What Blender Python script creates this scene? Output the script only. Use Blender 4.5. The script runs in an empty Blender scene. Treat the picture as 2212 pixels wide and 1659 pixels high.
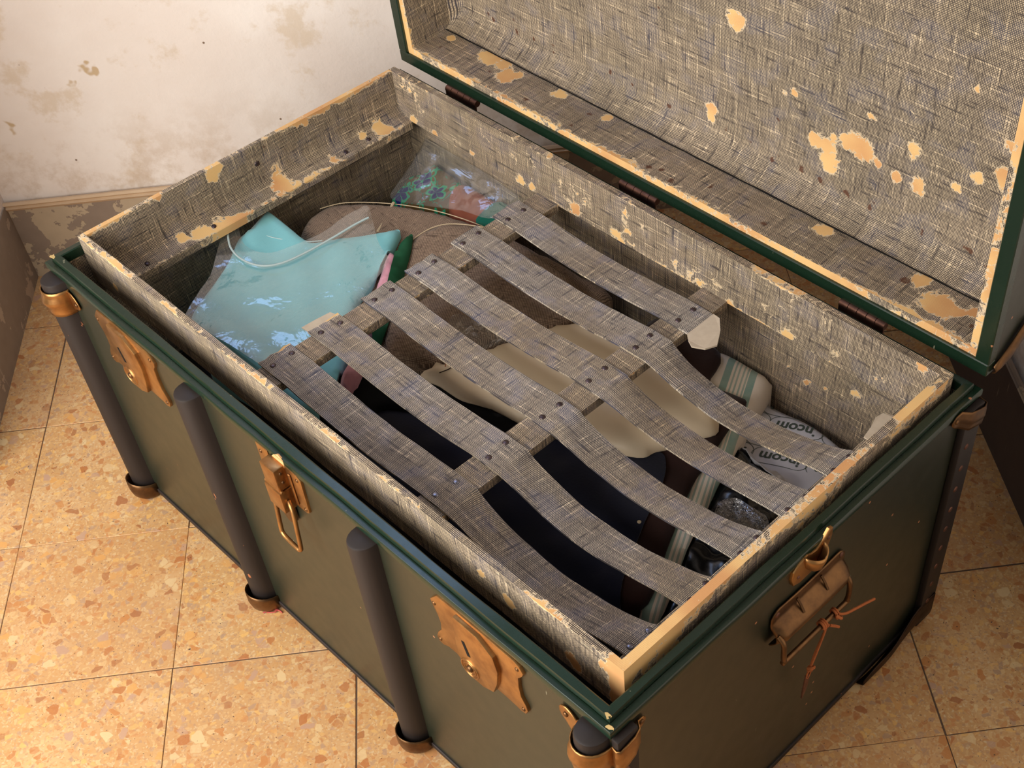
import bpy, bmesh, math, random
from mathutils import Vector, Matrix, noise
from mathutils.geometry import delaunay_2d_cdt
random.seed(7)
SC = bpy.context.scene
COL = SC.collection
CAM={'loc': [1.44397, -0.41075, 1.44461], 'R': [[0.713305, 0.699597, -0.041947], [0.505338, -0.554864, -0.660878], [-0.485623, 0.450211, -0.74932]], 'f': 2803.88, 'px': 178.74, 'py': 206.61}
TILE={'ang': 0.89588, 'o': [0.3172, -0.1616], 's': 0.24721}
TILT={'aqua': (0.345, -0.133, 0, 0.05, 0.3), 'zipbag': (0.353, -0.133, 0, 0.05, 0.3), 'tweed': (0.318, -0.07, 0, 0.05, 0.3), 'lapel': (0.327, -0.07, 0, 0.05, 0.3), 'floral': (0.275, 0, 0.35, 0.1, 0.5), 'clear': (0.29, 0, 0.5, 0.1, 0.5), 'rust': (0.285, 0, 0.2, 0.1, 0.5), 'pink': (0.33, -0.1, 0, 0.2, 0.3), 'green': (0.325, -0.1, 0, 0.2, 0.3), 'incom': (0.24, 0.03, -0.0, 0.75, 0.5)}
OUT={'towel': (0.275, [(0.5719, 0.5452), (0.6271, 0.5643), (0.7081, 0.5871), (0.7258, 0.5786), (0.7366, 0.5608), (0.7521, 0.5047), (0.7733, 0.4556), (0.8076, 0.3595), (0.8457, 0.2682), (0.874, 0.2024), (0.8652, 0.1858), (0.7846, 0.2256), (0.6531, 0.4045)]), 'brown': (0.287, [(0.5471, 0.5359), (0.5986, 0.5476), (0.6588, 0.5549), (0.6847, 0.5033), (0.736, 0.5105), (0.7451, 0.4881), (0.7631, 0.4228), (0.7811, 0.3604), (0.8059, 0.306), (0.8248, 0.2678), (0.8579, 0.2013), (0.8317, 0.1771), (0.7563, 0.2326), (0.6442, 0.3807)]), 'cream': (0.302, [(0.4074, 0.2547), (0.4145, 0.2934), (0.4309, 0.335), (0.4468, 0.3695), (0.4662, 0.4265), (0.4995, 0.4708), (0.5734, 0.4946), (0.6118, 0.5112), (0.6541, 0.4969), (0.7101, 0.4745), (0.7516, 0.4423), (0.7405, 0.4125), (0.7194, 0.3645), (0.7141, 0.3474), (0.6849, 0.329), (0.6387, 0.314), (0.6011, 0.2956), (0.5636, 0.285), (0.5193, 0.2784), (0.4807, 0.2634), (0.4398, 0.2611)]), 'navy': (0.285, [(0.3302, 0.1216), (0.3323, 0.157), (0.3388, 0.2204), (0.3986, 0.2567), (0.4656, 0.2772), (0.5454, 0.2994), (0.6702, 0.3453), (0.7195, 0.3683), (0.7384, 0.361), (0.7568, 0.3358), (0.7772, 0.2905), (0.7885, 0.2643), (0.8231, 0.1971), (0.8521, 0.1557), (0.8396, 0.1111), (0.7298, 0.1112), (0.5559, 0.1231), (0.3655, 0.1314)]), 'black': (0.291, [(0.3228, 0.1976), (0.3229, 0.2152), (0.3299, 0.2367), (0.3581, 0.2526), (0.3974, 0.2611), (0.4436, 0.2661), (0.4756, 0.2692), (0.5182, 0.2779), (0.5609, 0.2894), (0.5755, 0.2655), (0.5419, 0.2562), (0.5013, 0.2463), (0.4506, 0.2136), (0.4172, 0.1922), (0.4135, 0.1615), (0.4161, 0.1263), (0.3536, 0.1347)]), 'tweed': (0.292, [(0.0674, 0.3196), (0.0481, 0.3761), (0.0643, 0.4099), (0.1061, 0.4488), (0.1573, 0.484), (0.2118, 0.5067), (0.2796, 0.5249), (0.3494, 0.5393), (0.4395, 0.549), (0.4699, 0.5468), (0.4723, 0.5108), (0.4758, 0.4545), (0.4401, 0.4079), (0.4188, 0.3527), (0.4103, 0.2875), (0.3852, 0.2464), (0.3502, 0.2138), (0.2919, 0.2382), (0.2125, 0.2706), (0.136, 0.299)]), 'lapel': (0.306, [(0.2721, 0.316), (0.233, 0.3611), (0.2087, 0.4136), (0.2135, 0.4671), (0.2595, 0.5047), (0.3081, 0.5171), (0.3823, 0.5169), (0.4527, 0.5091), (0.475, 0.4561), (0.4388, 0.4017), (0.4147, 0.3414), (0.4045, 0.2784), (0.3719, 0.2517), (0.3229, 0.2679)]), 'aqua': (0.315, [(0.0365, 0.3021), (0.0363, 0.2878), (0.0465, 0.2588), (0.0513, 0.2381), (0.0786, 0.2001), (0.0981, 0.1632), (0.1137, 0.1298), (0.1285, 0.1054), (0.1469, 0.0987), (0.1696, 0.1055), (0.2081, 0.1119), (0.2544, 0.1157), (0.3172, 0.116), (0.3581, 0.1215), (0.3572, 0.1536), (0.3305, 0.1925), (0.3007, 0.2245), (0.2575, 0.2749), (0.243, 0.3109), (0.223, 0.3553), (0.1945, 0.4021), (0.1857, 0.4131), (0.1791, 0.4086), (0.1672, 0.3802), (0.1463, 0.3447), (0.1323, 0.3155), (0.111, 0.3043), (0.077, 0.3037)]), 'zipbag': (0.325, [(0.0359, 0.2264), (0.0304, 0.2436), (0.0314, 0.2529), (0.0636, 0.2367), (0.0879, 0.2301), (0.1137, 0.2414), (0.1253, 0.2714), (0.1312, 0.3184), (0.1272, 0.3622), (0.1292, 0.3896), (0.1341, 0.4022), (0.1607, 0.3882), (0.2035, 0.3645), (0.2345, 0.3562), (0.2486, 0.3223), (0.2625, 0.2868), (0.2801, 0.2565), (0.2964, 0.22), (0.3002, 0.183), (0.305, 0.1422), (0.2985, 0.1182), (0.2524, 0.1137), (0.2015, 0.1048), (0.1412, 0.0925), (0.1165, 0.1267), (0.094, 0.1651), (0.0646, 0.1977)]), 'floral': (0.275, [(0.0591, 0.4902), (0.0524, 0.5148), (0.0496, 0.535), (0.0588, 0.5465), (0.0678, 0.5531), (0.0676, 0.57), (0.072, 0.5818), (0.0876, 0.5852), (0.108, 0.578), (0.1276, 0.5714), (0.1502, 0.5648), (0.1559, 0.5448), (0.1615, 0.525), (0.1423, 0.5091), (0.1052, 0.4945)]), 'rust': (0.285, [(0.1668, 0.5147), (0.1481, 0.5355), (0.1439, 0.5516), (0.1469, 0.5679), (0.1502, 0.5935), (0.1637, 0.5953), (0.1956, 0.5825), (0.2263, 0.5695), (0.2377, 0.5446), (0.2242, 0.5198), (0.1942, 0.5056)]), 'teal': (0.297, [(0.2269, 0.5168), (0.216, 0.5375), (0.2139, 0.5577), (0.2211, 0.5787), (0.2367, 0.5967), (0.2553, 0.5837), (0.26, 0.5516), (0.2606, 0.5166)]), 'clear': (0.305, [(0.0744, 0.4812), (0.0683, 0.5039), (0.0644, 0.5357), (0.0598, 0.5602), (0.0563, 0.5787), (0.0678, 0.591), (0.0854, 0.5915), (0.1429, 0.5811), (0.1994, 0.5752), (0.2331, 0.5712), (0.2721, 0.5663), (0.2744, 0.5446), (0.2455, 0.525), (0.1999, 0.5159), (0.1462, 0.4987), (0.107, 0.4859)]), 'clump': (0.318, [(0.3777, 0.338), (0.379, 0.3514), (0.3973, 0.3555), (0.4176, 0.3616), (0.4351, 0.3676), (0.4544, 0.3645), (0.4659, 0.3595), (0.4603, 0.3428), (0.4537, 0.3288), (0.4383, 0.3267), (0.4173, 0.3255), (0.3974, 0.3255)]), 'incom': (0.238, [(0.703, 0.554), (0.7178, 0.569), (0.7357, 0.5615), (0.7963, 0.5613), (0.8618, 0.5565), (0.888, 0.5499), (0.8961, 0.5158), (0.8932, 0.4831), (0.8839, 0.4502), (0.8538, 0.4436), (0.811, 0.4517), (0.7712, 0.4638), (0.7344, 0.4802), (0.7139, 0.5178)]), 'pink': (0.315, [(0.2155, 0.362), (0.2207, 0.3741), (0.2382, 0.3659), (0.2622, 0.3388), (0.284, 0.3107), (0.3071, 0.2731), (0.3233, 0.2479), (0.3423, 0.2206), (0.3619, 0.1894), (0.369, 0.1687), (0.3509, 0.1723), (0.3269, 0.2104), (0.2946, 0.26), (0.2679, 0.2939)]), 'green': (0.31, [(0.2095, 0.391), (0.2031, 0.4116), (0.2048, 0.4203), (0.2315, 0.3938), (0.2652, 0.35), (0.2919, 0.3142), (0.3186, 0.2804), (0.3377, 0.2464), (0.3177, 0.2553), (0.2817, 0.3036), (0.2429, 0.3526)]), 'dark1': (0.262, [(0.8662, 0.2691), (0.8391, 0.2757), (0.8029, 0.3654), (0.7689, 0.4563), (0.8072, 0.4547), (0.8649, 0.4367), (0.8892, 0.3725), (0.8965, 0.306), (0.899, 0.2554)]), 'dark2': (0.252, [(0.8576, 0.201), (0.8604, 0.221), (0.8272, 0.2891), (0.8281, 0.3369), (0.8784, 0.3362), (0.8889, 0.2913), (0.8876, 0.2374), (0.8896, 0.1966), (0.8751, 0.1747)]), 'crumple': (0.278, [(0.8269, 0.3496), (0.8236, 0.3658), (0.8333, 0.3795), (0.8564, 0.3814), (0.8772, 0.3814), (0.8902, 0.3698), (0.8846, 0.36), (0.869, 0.3457), (0.855, 0.3375), (0.8361, 0.339)]), 'grey': (0.245, [(0.8252, 0.4608), (0.8365, 0.4917), (0.8798, 0.5003), (0.8976, 0.4863), (0.8907, 0.4503), (0.8617, 0.4337), (0.8403, 0.4441)])}
ZIP=[[0.0483, 0.2265], [0.077, 0.2114], [0.1058, 0.209], [0.1306, 0.2208], [0.145, 0.2444], [0.1504, 0.2792], [0.1523, 0.3255], [0.1522, 0.3622], [0.1544, 0.3868]]
PIPE=[[0.0513, 0.3736], [0.0667, 0.4079], [0.1077, 0.4475], [0.1597, 0.482], [0.2141, 0.5047], [0.2818, 0.5229]]
PIPE2=[[0.1188, 0.4556], [0.1345, 0.4294], [0.1522, 0.3975]]
TOWEL=[[0.6823, 0.5779], [0.851, 0.2506], [0.6647, 0.5717], [0.7017, 0.5836]]
INCOM=[[0.8165, 0.5599], [0.7659, 0.5438], [0.7617, 0.5668], [0.8015, 0.5312]]
PILL=[[0.7625, 0.5396], [0.8322, 0.5557], [0.7878, 0.5625], [0.8015, 0.5312]]
LIDPEEL=[(0.548, 0.2173, 0.0113), (0.5572, 0.2159, 0.0057), (0.5137, 0.0802, 0.0079), (0.513, 0.0676, 0.0057), (0.6753, 0.1068, 0.0091), (0.6926, 0.1061, 0.0113), (0.7015, 0.1198, 0.0068), (0.6979, 0.0854, 0.0113), (0.694, 0.0902, 0.0079), (0.7243, 0.1268, 0.0113), (0.7378, 0.1246, 0.0136), (0.7493, 0.1222, 0.0102), (0.811, 0.1517, 0.0079), (0.8216, 0.1101, 0.0091), (0.792, 0.1081, 0.0068), (0.7651, 0.1154, 0.0057), (0.8928, 0.1556, 0.0074), (0.9202, 0.1712, 0.0085), (0.9271, 0.1654, 0.0102), (0.9227, 0.2086, 0.0068), (0.8682, 0.1308, 0.0057), (0.7487, 0.1706, 0.0045), (0.6411, 0.1572, 0.004), (0.6269, 0.1513, 0.0028), (0.8726, 0.2569, 0.0034), (0.7186, 0.1178, 0.0045), (0.7051, 0.0821, 0.0068)]
LIDRUST=[(0.3356, 0.0634, 0.0041), (0.1022, 0.0552, 0.0037), (0.0912, 0.0599, 0.0029), (0.1509, 0.0565, 0.0029), (0.1541, 0.0526, 0.0025), (0.1861, 0.0566, 0.0033), (0.2238, 0.0602, 0.0029), (0.2246, 0.0519, 0.0025), (0.3766, 0.0616, 0.0029), (0.4133, 0.0599, 0.0033), (0.4428, 0.0562, 0.0037), (0.5388, 0.0628, 0.0033), (0.5382, 0.0528, 0.0025), (0.6195, 0.1089, 0.0029), (0.6153, 0.053, 0.0041), (0.623, 0.0594, 0.0029), (0.6601, 0.0581, 0.005), (0.6894, 0.0562, 0.0037), (0.696, 0.0539, 0.0029), (0.7278, 0.0563, 0.0037), (0.7363, 0.0536, 0.0029), (0.7667, 0.0605, 0.0029), (0.7643, 0.0525, 0.0037), (0.8392, 0.054, 0.0037), (0.8963, 0.0619, 0.0041), (0.9028, 0.06, 0.0033), (0.9268, 0.0528, 0.0033), (0.9346, 0.0652, 0.0037), (0.9367, 0.0576, 0.0033), (0.5776, 0.0614, 0.0025), (0.7458, 0.1017, 0.0021), (0.2694, 0.0621, 0.0021), (0.1459, 0.0726, 0.0025), (0.4246, 0.1866, 0.0021), (0.276, 0.0822, 0.0017)]
BOTPEEL=[(0.1237, 0.058, 0.0107), (0.1405, 0.0562, 0.0107), (0.1613, 0.0548, 0.0093), (0.1862, 0.0406, 0.012), (0.1955, 0.0452, 0.0093), (0.2747, 0.0539, 0.008), (0.2836, 0.0541, 0.006), (0.729, 0.0534, 0.0093), (0.7343, 0.0556, 0.0067), (0.8705, 0.056, 0.0093), (0.9069, 0.0355, 0.0147), (0.9204, 0.0339, 0.012), (0.9331, 0.0377, 0.0067), (0.9467, 0.0492, 0.008), (0.366, 0.0556, 0.006), (0.1483, 0.0669, 0.006), (0.0518, 0.055, 0.0053)]
BOTRUST=[(0.1613, 0.0325, 0.0042), (0.2492, 0.0165, 0.0047), (0.1867, 0.009, 0.0033), (0.3431, 0.0479, 0.0042), (0.3408, 0.0149, 0.0037), (0.4831, 0.0115, 0.0047), (0.4992, 0.0185, 0.0042), (0.524, 0.0104, 0.0051), (0.6676, 0.0192, 0.0051), (0.5695, 0.0382, 0.0037), (0.8565, 0.0442, 0.0061), (0.5716, 0.0314, 0.0033), (0.9574, 0.0287, 0.0042), (0.057, 0.028, 0.0028), (0.1459, 0.004, 0.0028)]
TLPEEL=[(0.2472, 0.4317, 0.0087), (0.2386, 0.4282, 0.006), (0.2524, 0.4364, 0.006), (0.1589, 0.4407, 0.0053), (0.3992, 0.433, 0.004), (0.0967, 0.4426, 0.0053)]
TLSTAIN=[(0.3266, 0.4287, 0.0147), (0.434, 0.4419, 0.012)]
BATPEEL=[(0.0391, 0.3323, 0.0107), (0.0402, 0.3219, 0.0067), (0.0405, 0.5102, 0.01), (0.0446, 0.52, 0.0067), (0.0442, 0.4172, 0.0067), (0.0494, 0.2217, 0.0107), (0.0505, 0.2362, 0.008), (0.0452, 0.2019, 0.008), (0.0442, 0.1876, 0.008), (0.0359, 0.1671, 0.006), (-0.0039, 0.22, 0.006), (-0.0161, 0.1641, 0.004), (0.0064, 0.3386, 0.0033), (0.0345, 0.4802, 0.0053), (0.0533, 0.2496, 0.0067)]
TBSCUFF=[(0.0566, 0.4265, 0.012), (0.0747, 0.415, 0.0107), (0.0814, 0.3987, 0.0093), (0.2787, 0.4054, 0.0093), (0.3907, 0.3981, 0.016), (0.4214, 0.4018, 0.0133), (0.3744, 0.4126, 0.0093), (0.4892, 0.4133, 0.008), (0.4901, 0.3915, 0.0093), (0.4964, 0.3797, 0.008), (0.5178, 0.413, 0.0067), (0.6091, 0.3798, 0.016), (0.6397, 0.3878, 0.0133), (0.5776, 0.3851, 0.0093), (0.7212, 0.3912, 0.0093), (0.317, 0.4192, 0.008), (0.7564, 0.3971, 0.0067), (0.2829, 0.3654, 0.008), (0.1493, 0.3817, 0.0053), (0.8266, 0.388, 0.008), (0.8943, 0.3792, 0.0107)]
TBPEEL=[(0.0583, 0.375, 0.0067), (0.1064, 0.3707, 0.006), (0.1255, 0.3634, 0.0053), (0.2891, 0.3776, 0.0067), (0.3121, 0.3754, 0.0067), (0.3982, 0.3814, 0.0093), (0.4712, 0.378, 0.0093), (0.4794, 0.3708, 0.008), (0.4913, 0.4252, 0.004), (0.4927, 0.3928, 0.004), (0.6669, 0.371, 0.006), (0.7586, 0.3723, 0.008), (0.6169, 0.3766, 0.004), (0.9415, 0.4387, 0.0067), (0.1881, 0.3757, 0.004)]
BBPEEL=[(0.7743, 0.2949, 0.004), (0.7785, 0.2895, 0.0032), (0.7441, 0.3013, 0.0036), (0.7518, 0.2981, 0.0028), (0.8502, 0.3186, 0.0036), (0.86, 0.3227, 0.0032), (0.8168, 0.3043, 0.0032), (0.8097, 0.3036, 0.0032), (0.7552, 0.2593, 0.0028), (0.8238, 0.305, 0.0024)]
TFPEEL=[(0.8154, 0.4004, 0.006), (0.8191, 0.3976, 0.006), (0.7779, 0.4102, 0.006), (0.9077, 0.3853, 0.0093), (0.9683, 0.4248, 0.0133), (0.9645, 0.405, 0.0107), (0.0791, 0.3914, 0.0053), (0.9503, 0.4215, 0.0053)]
NAILS=[[0.0101, 0.3102], [0.0214, 0.1065], [0.0353, 0.4405], [0.0331, 0.4827], [0.0274, 0.2124]]
TILEPT=[[0.3318, -0.0099], [0.6075, 0.4463]]
SEED=[0.7791, 0.2712]

D = 0.5909; H = 0.4156; FZ = -0.01           # trunk depth, body height, floor level (trunk length is 1 m)
# ------------------------------------------------------------------ camera, world, lights, exposure
cam_d = bpy.data.cameras.new('camera'); cam = bpy.data.objects.new('camera', cam_d); COL.objects.link(cam)
r0, r1, r2 = [Vector(r) for r in CAM['R']]
cam.matrix_world = Matrix(((r0.x, -r1.x, -r2.x, CAM['loc'][0]), (r0.y, -r1.y, -r2.y, CAM['loc'][1]),
                           (r0.z, -r1.z, -r2.z, CAM['loc'][2]), (0, 0, 0, 1)))
cam_d.sensor_width = 36; cam_d.lens = CAM['f'] / 2212 * 36
cam_d.shift_x = -CAM['px'] / 2212; cam_d.shift_y = CAM['py'] / 2212
cam_d.clip_start = 0.02
SC.camera = cam
SC.view_settings.view_transform = 'Standard'; SC.view_settings.look = 'None'
SC.view_settings.gamma = 1.0; SC.view_settings.use_curve_mapping = False
SC.view_settings.exposure = 0.0
W = bpy.data.worlds.new('room_light'); SC.world = W; W.use_nodes = True
bg = W.node_tree.nodes['Background']; bg.inputs[0].default_value = (1.0, 0.95, 0.90, 1); bg.inputs[1].default_value = 0.25
TA = TILE['ang']; E1 = Vector((math.cos(TA), math.sin(TA), 0)); E2 = Vector((-math.sin(TA), math.cos(TA), 0))
TO = Vector((TILE['o'][0], TILE['o'][1], FZ)); TS = TILE['s']
def tp(i, j, z=0.0): return TO + E1 * (TS * i) + E2 * (TS * j) + Vector((0, 0, z))
def area(name, loc, target, size, power, color):
    l = bpy.data.lights.new(name, 'AREA'); l.shape = 'SQUARE'; l.size = size; l.energy = power; l.color = color
    o = bpy.data.objects.new(name, l); COL.objects.link(o); o.location = loc
    o.rotation_euler = (Vector(target) - Vector(loc)).to_track_quat('-Z', 'Y').to_euler()
    return o
area('window_light', tp(-2.2, -2.5, 0.90), tp(1.5, 1.2, 0.35), 1.15, 34, (1.0, 0.945, 0.88))
area('skylight', tp(0.3, 3.45, 1.70), (0.75, 0.1, 0.4), 0.55, 5.0, (0.36, 0.56, 1.0))

# ------------------------------------------------------------------ material helpers
def lin(c):
    def f(v):
        v /= 255.0
        return v / 12.92 if v <= 0.04045 else ((v + 0.055) / 1.055) ** 2.4
    return (f(c[0]), f(c[1]), f(c[2]), 1.0)
class N:
    def __init__(s, name):
        s.m = bpy.data.materials.new(name); s.m.use_nodes = True; s.t = s.m.node_tree; s.t.nodes.clear()
        s.out = s.t.nodes.new('ShaderNodeOutputMaterial')
    def put(s, sock, v):
        if isinstance(v, bpy.types.NodeSocket): s.t.links.new(v, sock)
        elif v is not None: sock.default_value = v
    def node(s, typ, ins=None, **kw):
        n = s.t.nodes.new(typ)
        for k, v in kw.items(): setattr(n, k, v)
        for k, v in (ins or {}).items(): s.put(n.inputs[k], v)
        return n
    def math(s, op, a, b=None, c=None, clamp=False):
        n = s.t.nodes.new('ShaderNodeMath'); n.operation = op; n.use_clamp = clamp
        s.put(n.inputs[0], a)
        if b is not None: s.put(n.inputs[1], b)
        if c is not None: s.put(n.inputs[2], c)
        return n.outputs[0]
    def vmath(s, op, a, b=None, scale=None):
        n = s.t.nodes.new('ShaderNodeVectorMath'); n.operation = op
        s.put(n.inputs[0], a)
        if b is not None: s.put(n.inputs[1], b)
        if scale is not None: s.put(n.inputs[3], scale)
        return n.outputs[0]
    def mix(s, f, a, b, mode='MIX'):
        n = s.t.nodes.new('ShaderNodeMix'); n.data_type = 'RGBA'; n.blend_type = mode; n.clamp_factor = True
        s.put(n.inputs[0], f); s.put(n.inputs[6], a); s.put(n.inputs[7], b)
        return n.outputs[2]
    def step(s, v, lo, hi):
        n = s.t.nodes.new('ShaderNodeMapRange'); n.interpolation_type = 'SMOOTHSTEP'
        s.put(n.inputs[0], v); s.put(n.inputs[1], lo); s.put(n.inputs[2], hi); n.inputs[3].default_value = 0; n.inputs[4].default_value = 1
        return n.outputs[0]
    def noise(s, vec, scale, detail=2.0, rough=0.5, col=False, dist=0.0):
        n = s.node('ShaderNodeTexNoise', {'Vector': vec, 'Scale': scale, 'Detail': detail, 'Roughness': rough, 'Distortion': dist})
        return n.outputs['Color' if col else 'Fac']
    def vor(s, vec, scale, feature='F1', rnd=1.0):
        return s.node('ShaderNodeTexVoronoi', {'Vector': vec, 'Scale': scale, 'Randomness': rnd}, feature=feature)
    def pos(s): return s.node('ShaderNodeNewGeometry').outputs['Position']
    def uv(s): return s.node('ShaderNodeUVMap').outputs['UV']
    def attr(s, name): return s.node('ShaderNodeAttribute', attribute_name=name).outputs['Fac']
    def sep(s, v):
        n = s.node('ShaderNodeSeparateXYZ', {0: v}); return n.outputs[0], n.outputs[1], n.outputs[2]
    def comb(s, x=0.0, y=0.0, z=0.0): return s.node('ShaderNodeCombineXYZ', {0: x, 1: y, 2: z}).outputs[0]
    def bump(s, h, strength=0.3, dist=0.002):
        return s.node('ShaderNodeBump', {'Height': h, 'Strength': strength, 'Distance': dist}).outputs[0]
    def bsdf(s, color, rough=0.6, metal=0.0, normal=None, spec=None, sheen=None, coat=None, alpha=None):
        n = s.node('ShaderNodeBsdfPrincipled', {'Base Color': color, 'Roughness': rough, 'Metallic': metal})
        if normal is not None: s.put(n.inputs['Normal'], normal)
        if spec is not None: s.put(n.inputs['Specular IOR Level'], spec)
        if sheen is not None: s.put(n.inputs['Sheen Weight'], sheen)
        if coat is not None: s.put(n.inputs['Coat Weight'], coat)
        return n.outputs[0]
    def done(s, sh):
        s.t.links.new(sh, s.out.inputs[0]); return s.m

def weave_mask(b, uvv, pitch, w0=0.235, wa=0.20, warp=0.0007, streak=20.0):
    """dark thread mesh of a printed cloth: two families of lines whose width varies along every thread"""
    wob = b.noise(uvv, 14.0, 2, col=True)
    wob = b.vmath('SCALE', b.vmath('SUBTRACT', wob, (0.5, 0.5, 0.5)), scale=warp * 6)
    p = b.vmath('ADD', uvv, wob)
    u, v, _ = b.sep(p)
    U = b.math('DIVIDE', u, pitch); V = b.math('DIVIDE', v, pitch)
    def fam(A, along, seed):
        idx = b.math('FLOOR', A)
        n1 = b.noise(b.comb(b.math('MULTIPLY', idx, 1.731), b.math('MULTIPLY', along, streak), seed), 1.0, 2, 0.6)
        fr = b.math('ABSOLUTE', b.math('SUBTRACT', b.math('FRACT', A), 0.5))
        w = b.math('MULTIPLY_ADD', b.math('SUBTRACT', n1, 0.5), wa * 2.6, w0)
        w = b.math('ADD', w, b.math('MULTIPLY', b.step(n1, 0.66, 0.70), 0.40))
        w = b.math('SUBTRACT', w, b.math('MULTIPLY', b.step(b.math('SUBTRACT', 1.0, n1), 0.64, 0.69), 0.14))
        return b.math('SUBTRACT', 1.0, b.step(b.math('SUBTRACT', fr, w), -0.06, 0.10)), n1
    mu, nu = fam(U, v, 3.1); mv, nv = fam(V, u, 9.7)
    return b.math('MAXIMUM', mu, mv), nu, nv

def mat_lining(name='printed_lining', pitch=0.0018, dark=(40, 34, 40), navy=(42, 46, 68), cream=(246, 222, 186)):
    b = N(name); uvv = b.uv()
    m, nu, nv = weave_mask(b, uvv, pitch)
    big = b.noise(uvv, 5.0, 3)
    dcol = b.mix(b.step(b.noise(uvv, 30.0, 2), 0.48, 0.66), lin(dark), lin(navy))
    ccol = b.mix(b.step(big, 0.35, 0.7), lin(cream), lin((228, 206, 168)))
    f = b.attr('peel')
    n1 = b.noise(uvv, 62.0, 5, 0.72, dist=0.8); n2 = b.noise(uvv, 190.0, 2)
    fld = b.math('ADD', f, b.math('ADD', b.math('MULTIPLY_ADD', n1, 1.5, -0.75), b.math('MULTIPLY_ADD', n2, 0.22, -0.11)))
    peel = b.step(fld, 0.485, 0.515)
    rub = b.step(fld, 0.36, 0.47)
    mm = b.math('MULTIPLY', m, b.math('SUBTRACT', 1.0, b.math('MULTIPLY', rub, 0.85)))
    col = b.mix(b.math('MULTIPLY', mm, 0.93), ccol, dcol)
    pcol = b.mix(b.step(b.noise(uvv, 9.0, 3), 0.4, 0.65), lin((238, 196, 132)), lin((216, 160, 106)))
    col = b.mix(peel, col, pcol)
    r = b.math('ADD', b.attr('rust'), b.math('MULTIPLY_ADD', b.noise(uvv, 120.0, 3, 0.7), 0.9, -0.45))
    col = b.mix(b.math('MULTIPLY', b.step(r, 0.42, 0.62), 0.85), col, lin((84, 44, 22)))
    h = b.math('SUBTRACT', b.math('MULTIPLY', m, 0.5), b.math('MULTIPLY', peel, 1.0))
    return b.done(b.bsdf(col, 0.72, normal=b.bump(h, 0.25, 0.0006), spec=0.35))
M_LIN = mat_lining()
M_STRAP = mat_lining('printed_strap', 0.0018, (60, 56, 62), (60, 66, 92), (244, 232, 212))

def mat_green(name, base, rough, coat=0.0, specks=0.0):
    b = N(name); p = b.pos()
    n = b.noise(p, 6.0, 3)
    col = b.mix(n, lin(base), lin(tuple(int(v * 0.82) for v in base)))
    v = b.vor(p, 60.0); c = b.sep(v.outputs['Color'])[0]
    sp = b.math('MULTIPLY', b.step(c, 0.982, 0.985), b.math('SUBTRACT', 1.0, b.step(v.outputs['Distance'], 0.06, 0.14)))
    col = b.mix(sp, col, lin((176, 120, 84)))
    sc = b.noise(b.vmath('MULTIPLY', p, (38.0, 38.0, 9.0)), 2.2, 3, 0.6)
    col = b.mix(b.math('MULTIPLY', b.step(sc, 0.735, 0.76), 0.45), col, lin((170, 165, 140)))
    rr = b.math('MULTIPLY_ADD', b.noise(p, 40.0, 3), 0.14, rough - 0.07)
    return b.done(b.bsdf(col, rr, normal=b.bump(b.noise(p, 260.0, 2), 0.06, 0.0005), spec=0.6, coat=coat))
M_GREEN = mat_green('olive_painted_fibre', (42, 46, 33), 0.36)
M_RIM = mat_green('dark_green_paint', (22, 45, 30), 0.27)

def mat_wood(name, base, chip):
    b = N(name); p = b.pos()
    g = b.noise(b.vmath('MULTIPLY', p, (60.0, 60.0, 4.0)), 1.0, 4, 0.6)
    col = b.mix(g, lin(base), lin(tuple(int(v * 0.7) for v in base)))
    c = b.noise(b.vmath('MULTIPLY', p, (1.0, 1.0, 0.35)), 75.0, 3, 0.7)
    col = b.mix(b.step(c, 0.70, 0.735), col, lin(chip))
    return b.done(b.bsdf(col, 0.55, normal=b.bump(g, 0.2, 0.001), spec=0.4))
M_POST = mat_wood('black_stained_wood', (46, 38, 35), (168, 104, 66))

def mat_metal(name, c1, c2, rough=0.33):
    b = N(name); p = b.pos()
    n = b.noise(p, 34.0, 4, 0.65)
    col = b.mix(b.step(n, 0.3, 0.75), lin(c1), lin(c2))
    rr = b.math('MULTIPLY_ADD', b.noise(p, 90.0, 3), 0.25, rough - 0.1)
    return b.done(b.bsdf(col, rr, 0.88, normal=b.bump(b.noise(p, 120.0, 2), 0.05, 0.0006)))
M_BRASS = mat_metal('worn_brass', (182, 136, 82), (142, 100, 60), 0.32)
M_COPPER = mat_metal('tarnished_brass', (128, 94, 60), (88, 64, 44), 0.36)
M_RUST = mat_metal('rusty_iron', (134, 96, 80), (92, 64, 54), 0.5)
M_DKMETAL = mat_metal('dark_worn_metal', (84, 64, 50), (52, 42, 36), 0.5)
M_NAIL = mat_metal('dull_nail', (104, 90, 92), (74, 62, 64), 0.38)
M_NAIL_SHEEN = mat_metal('blue_sheen_nail', (150, 150, 165), (110, 108, 120), 0.25)  # nail metal made lighter and bluer: reflected window light put into the colour

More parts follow.
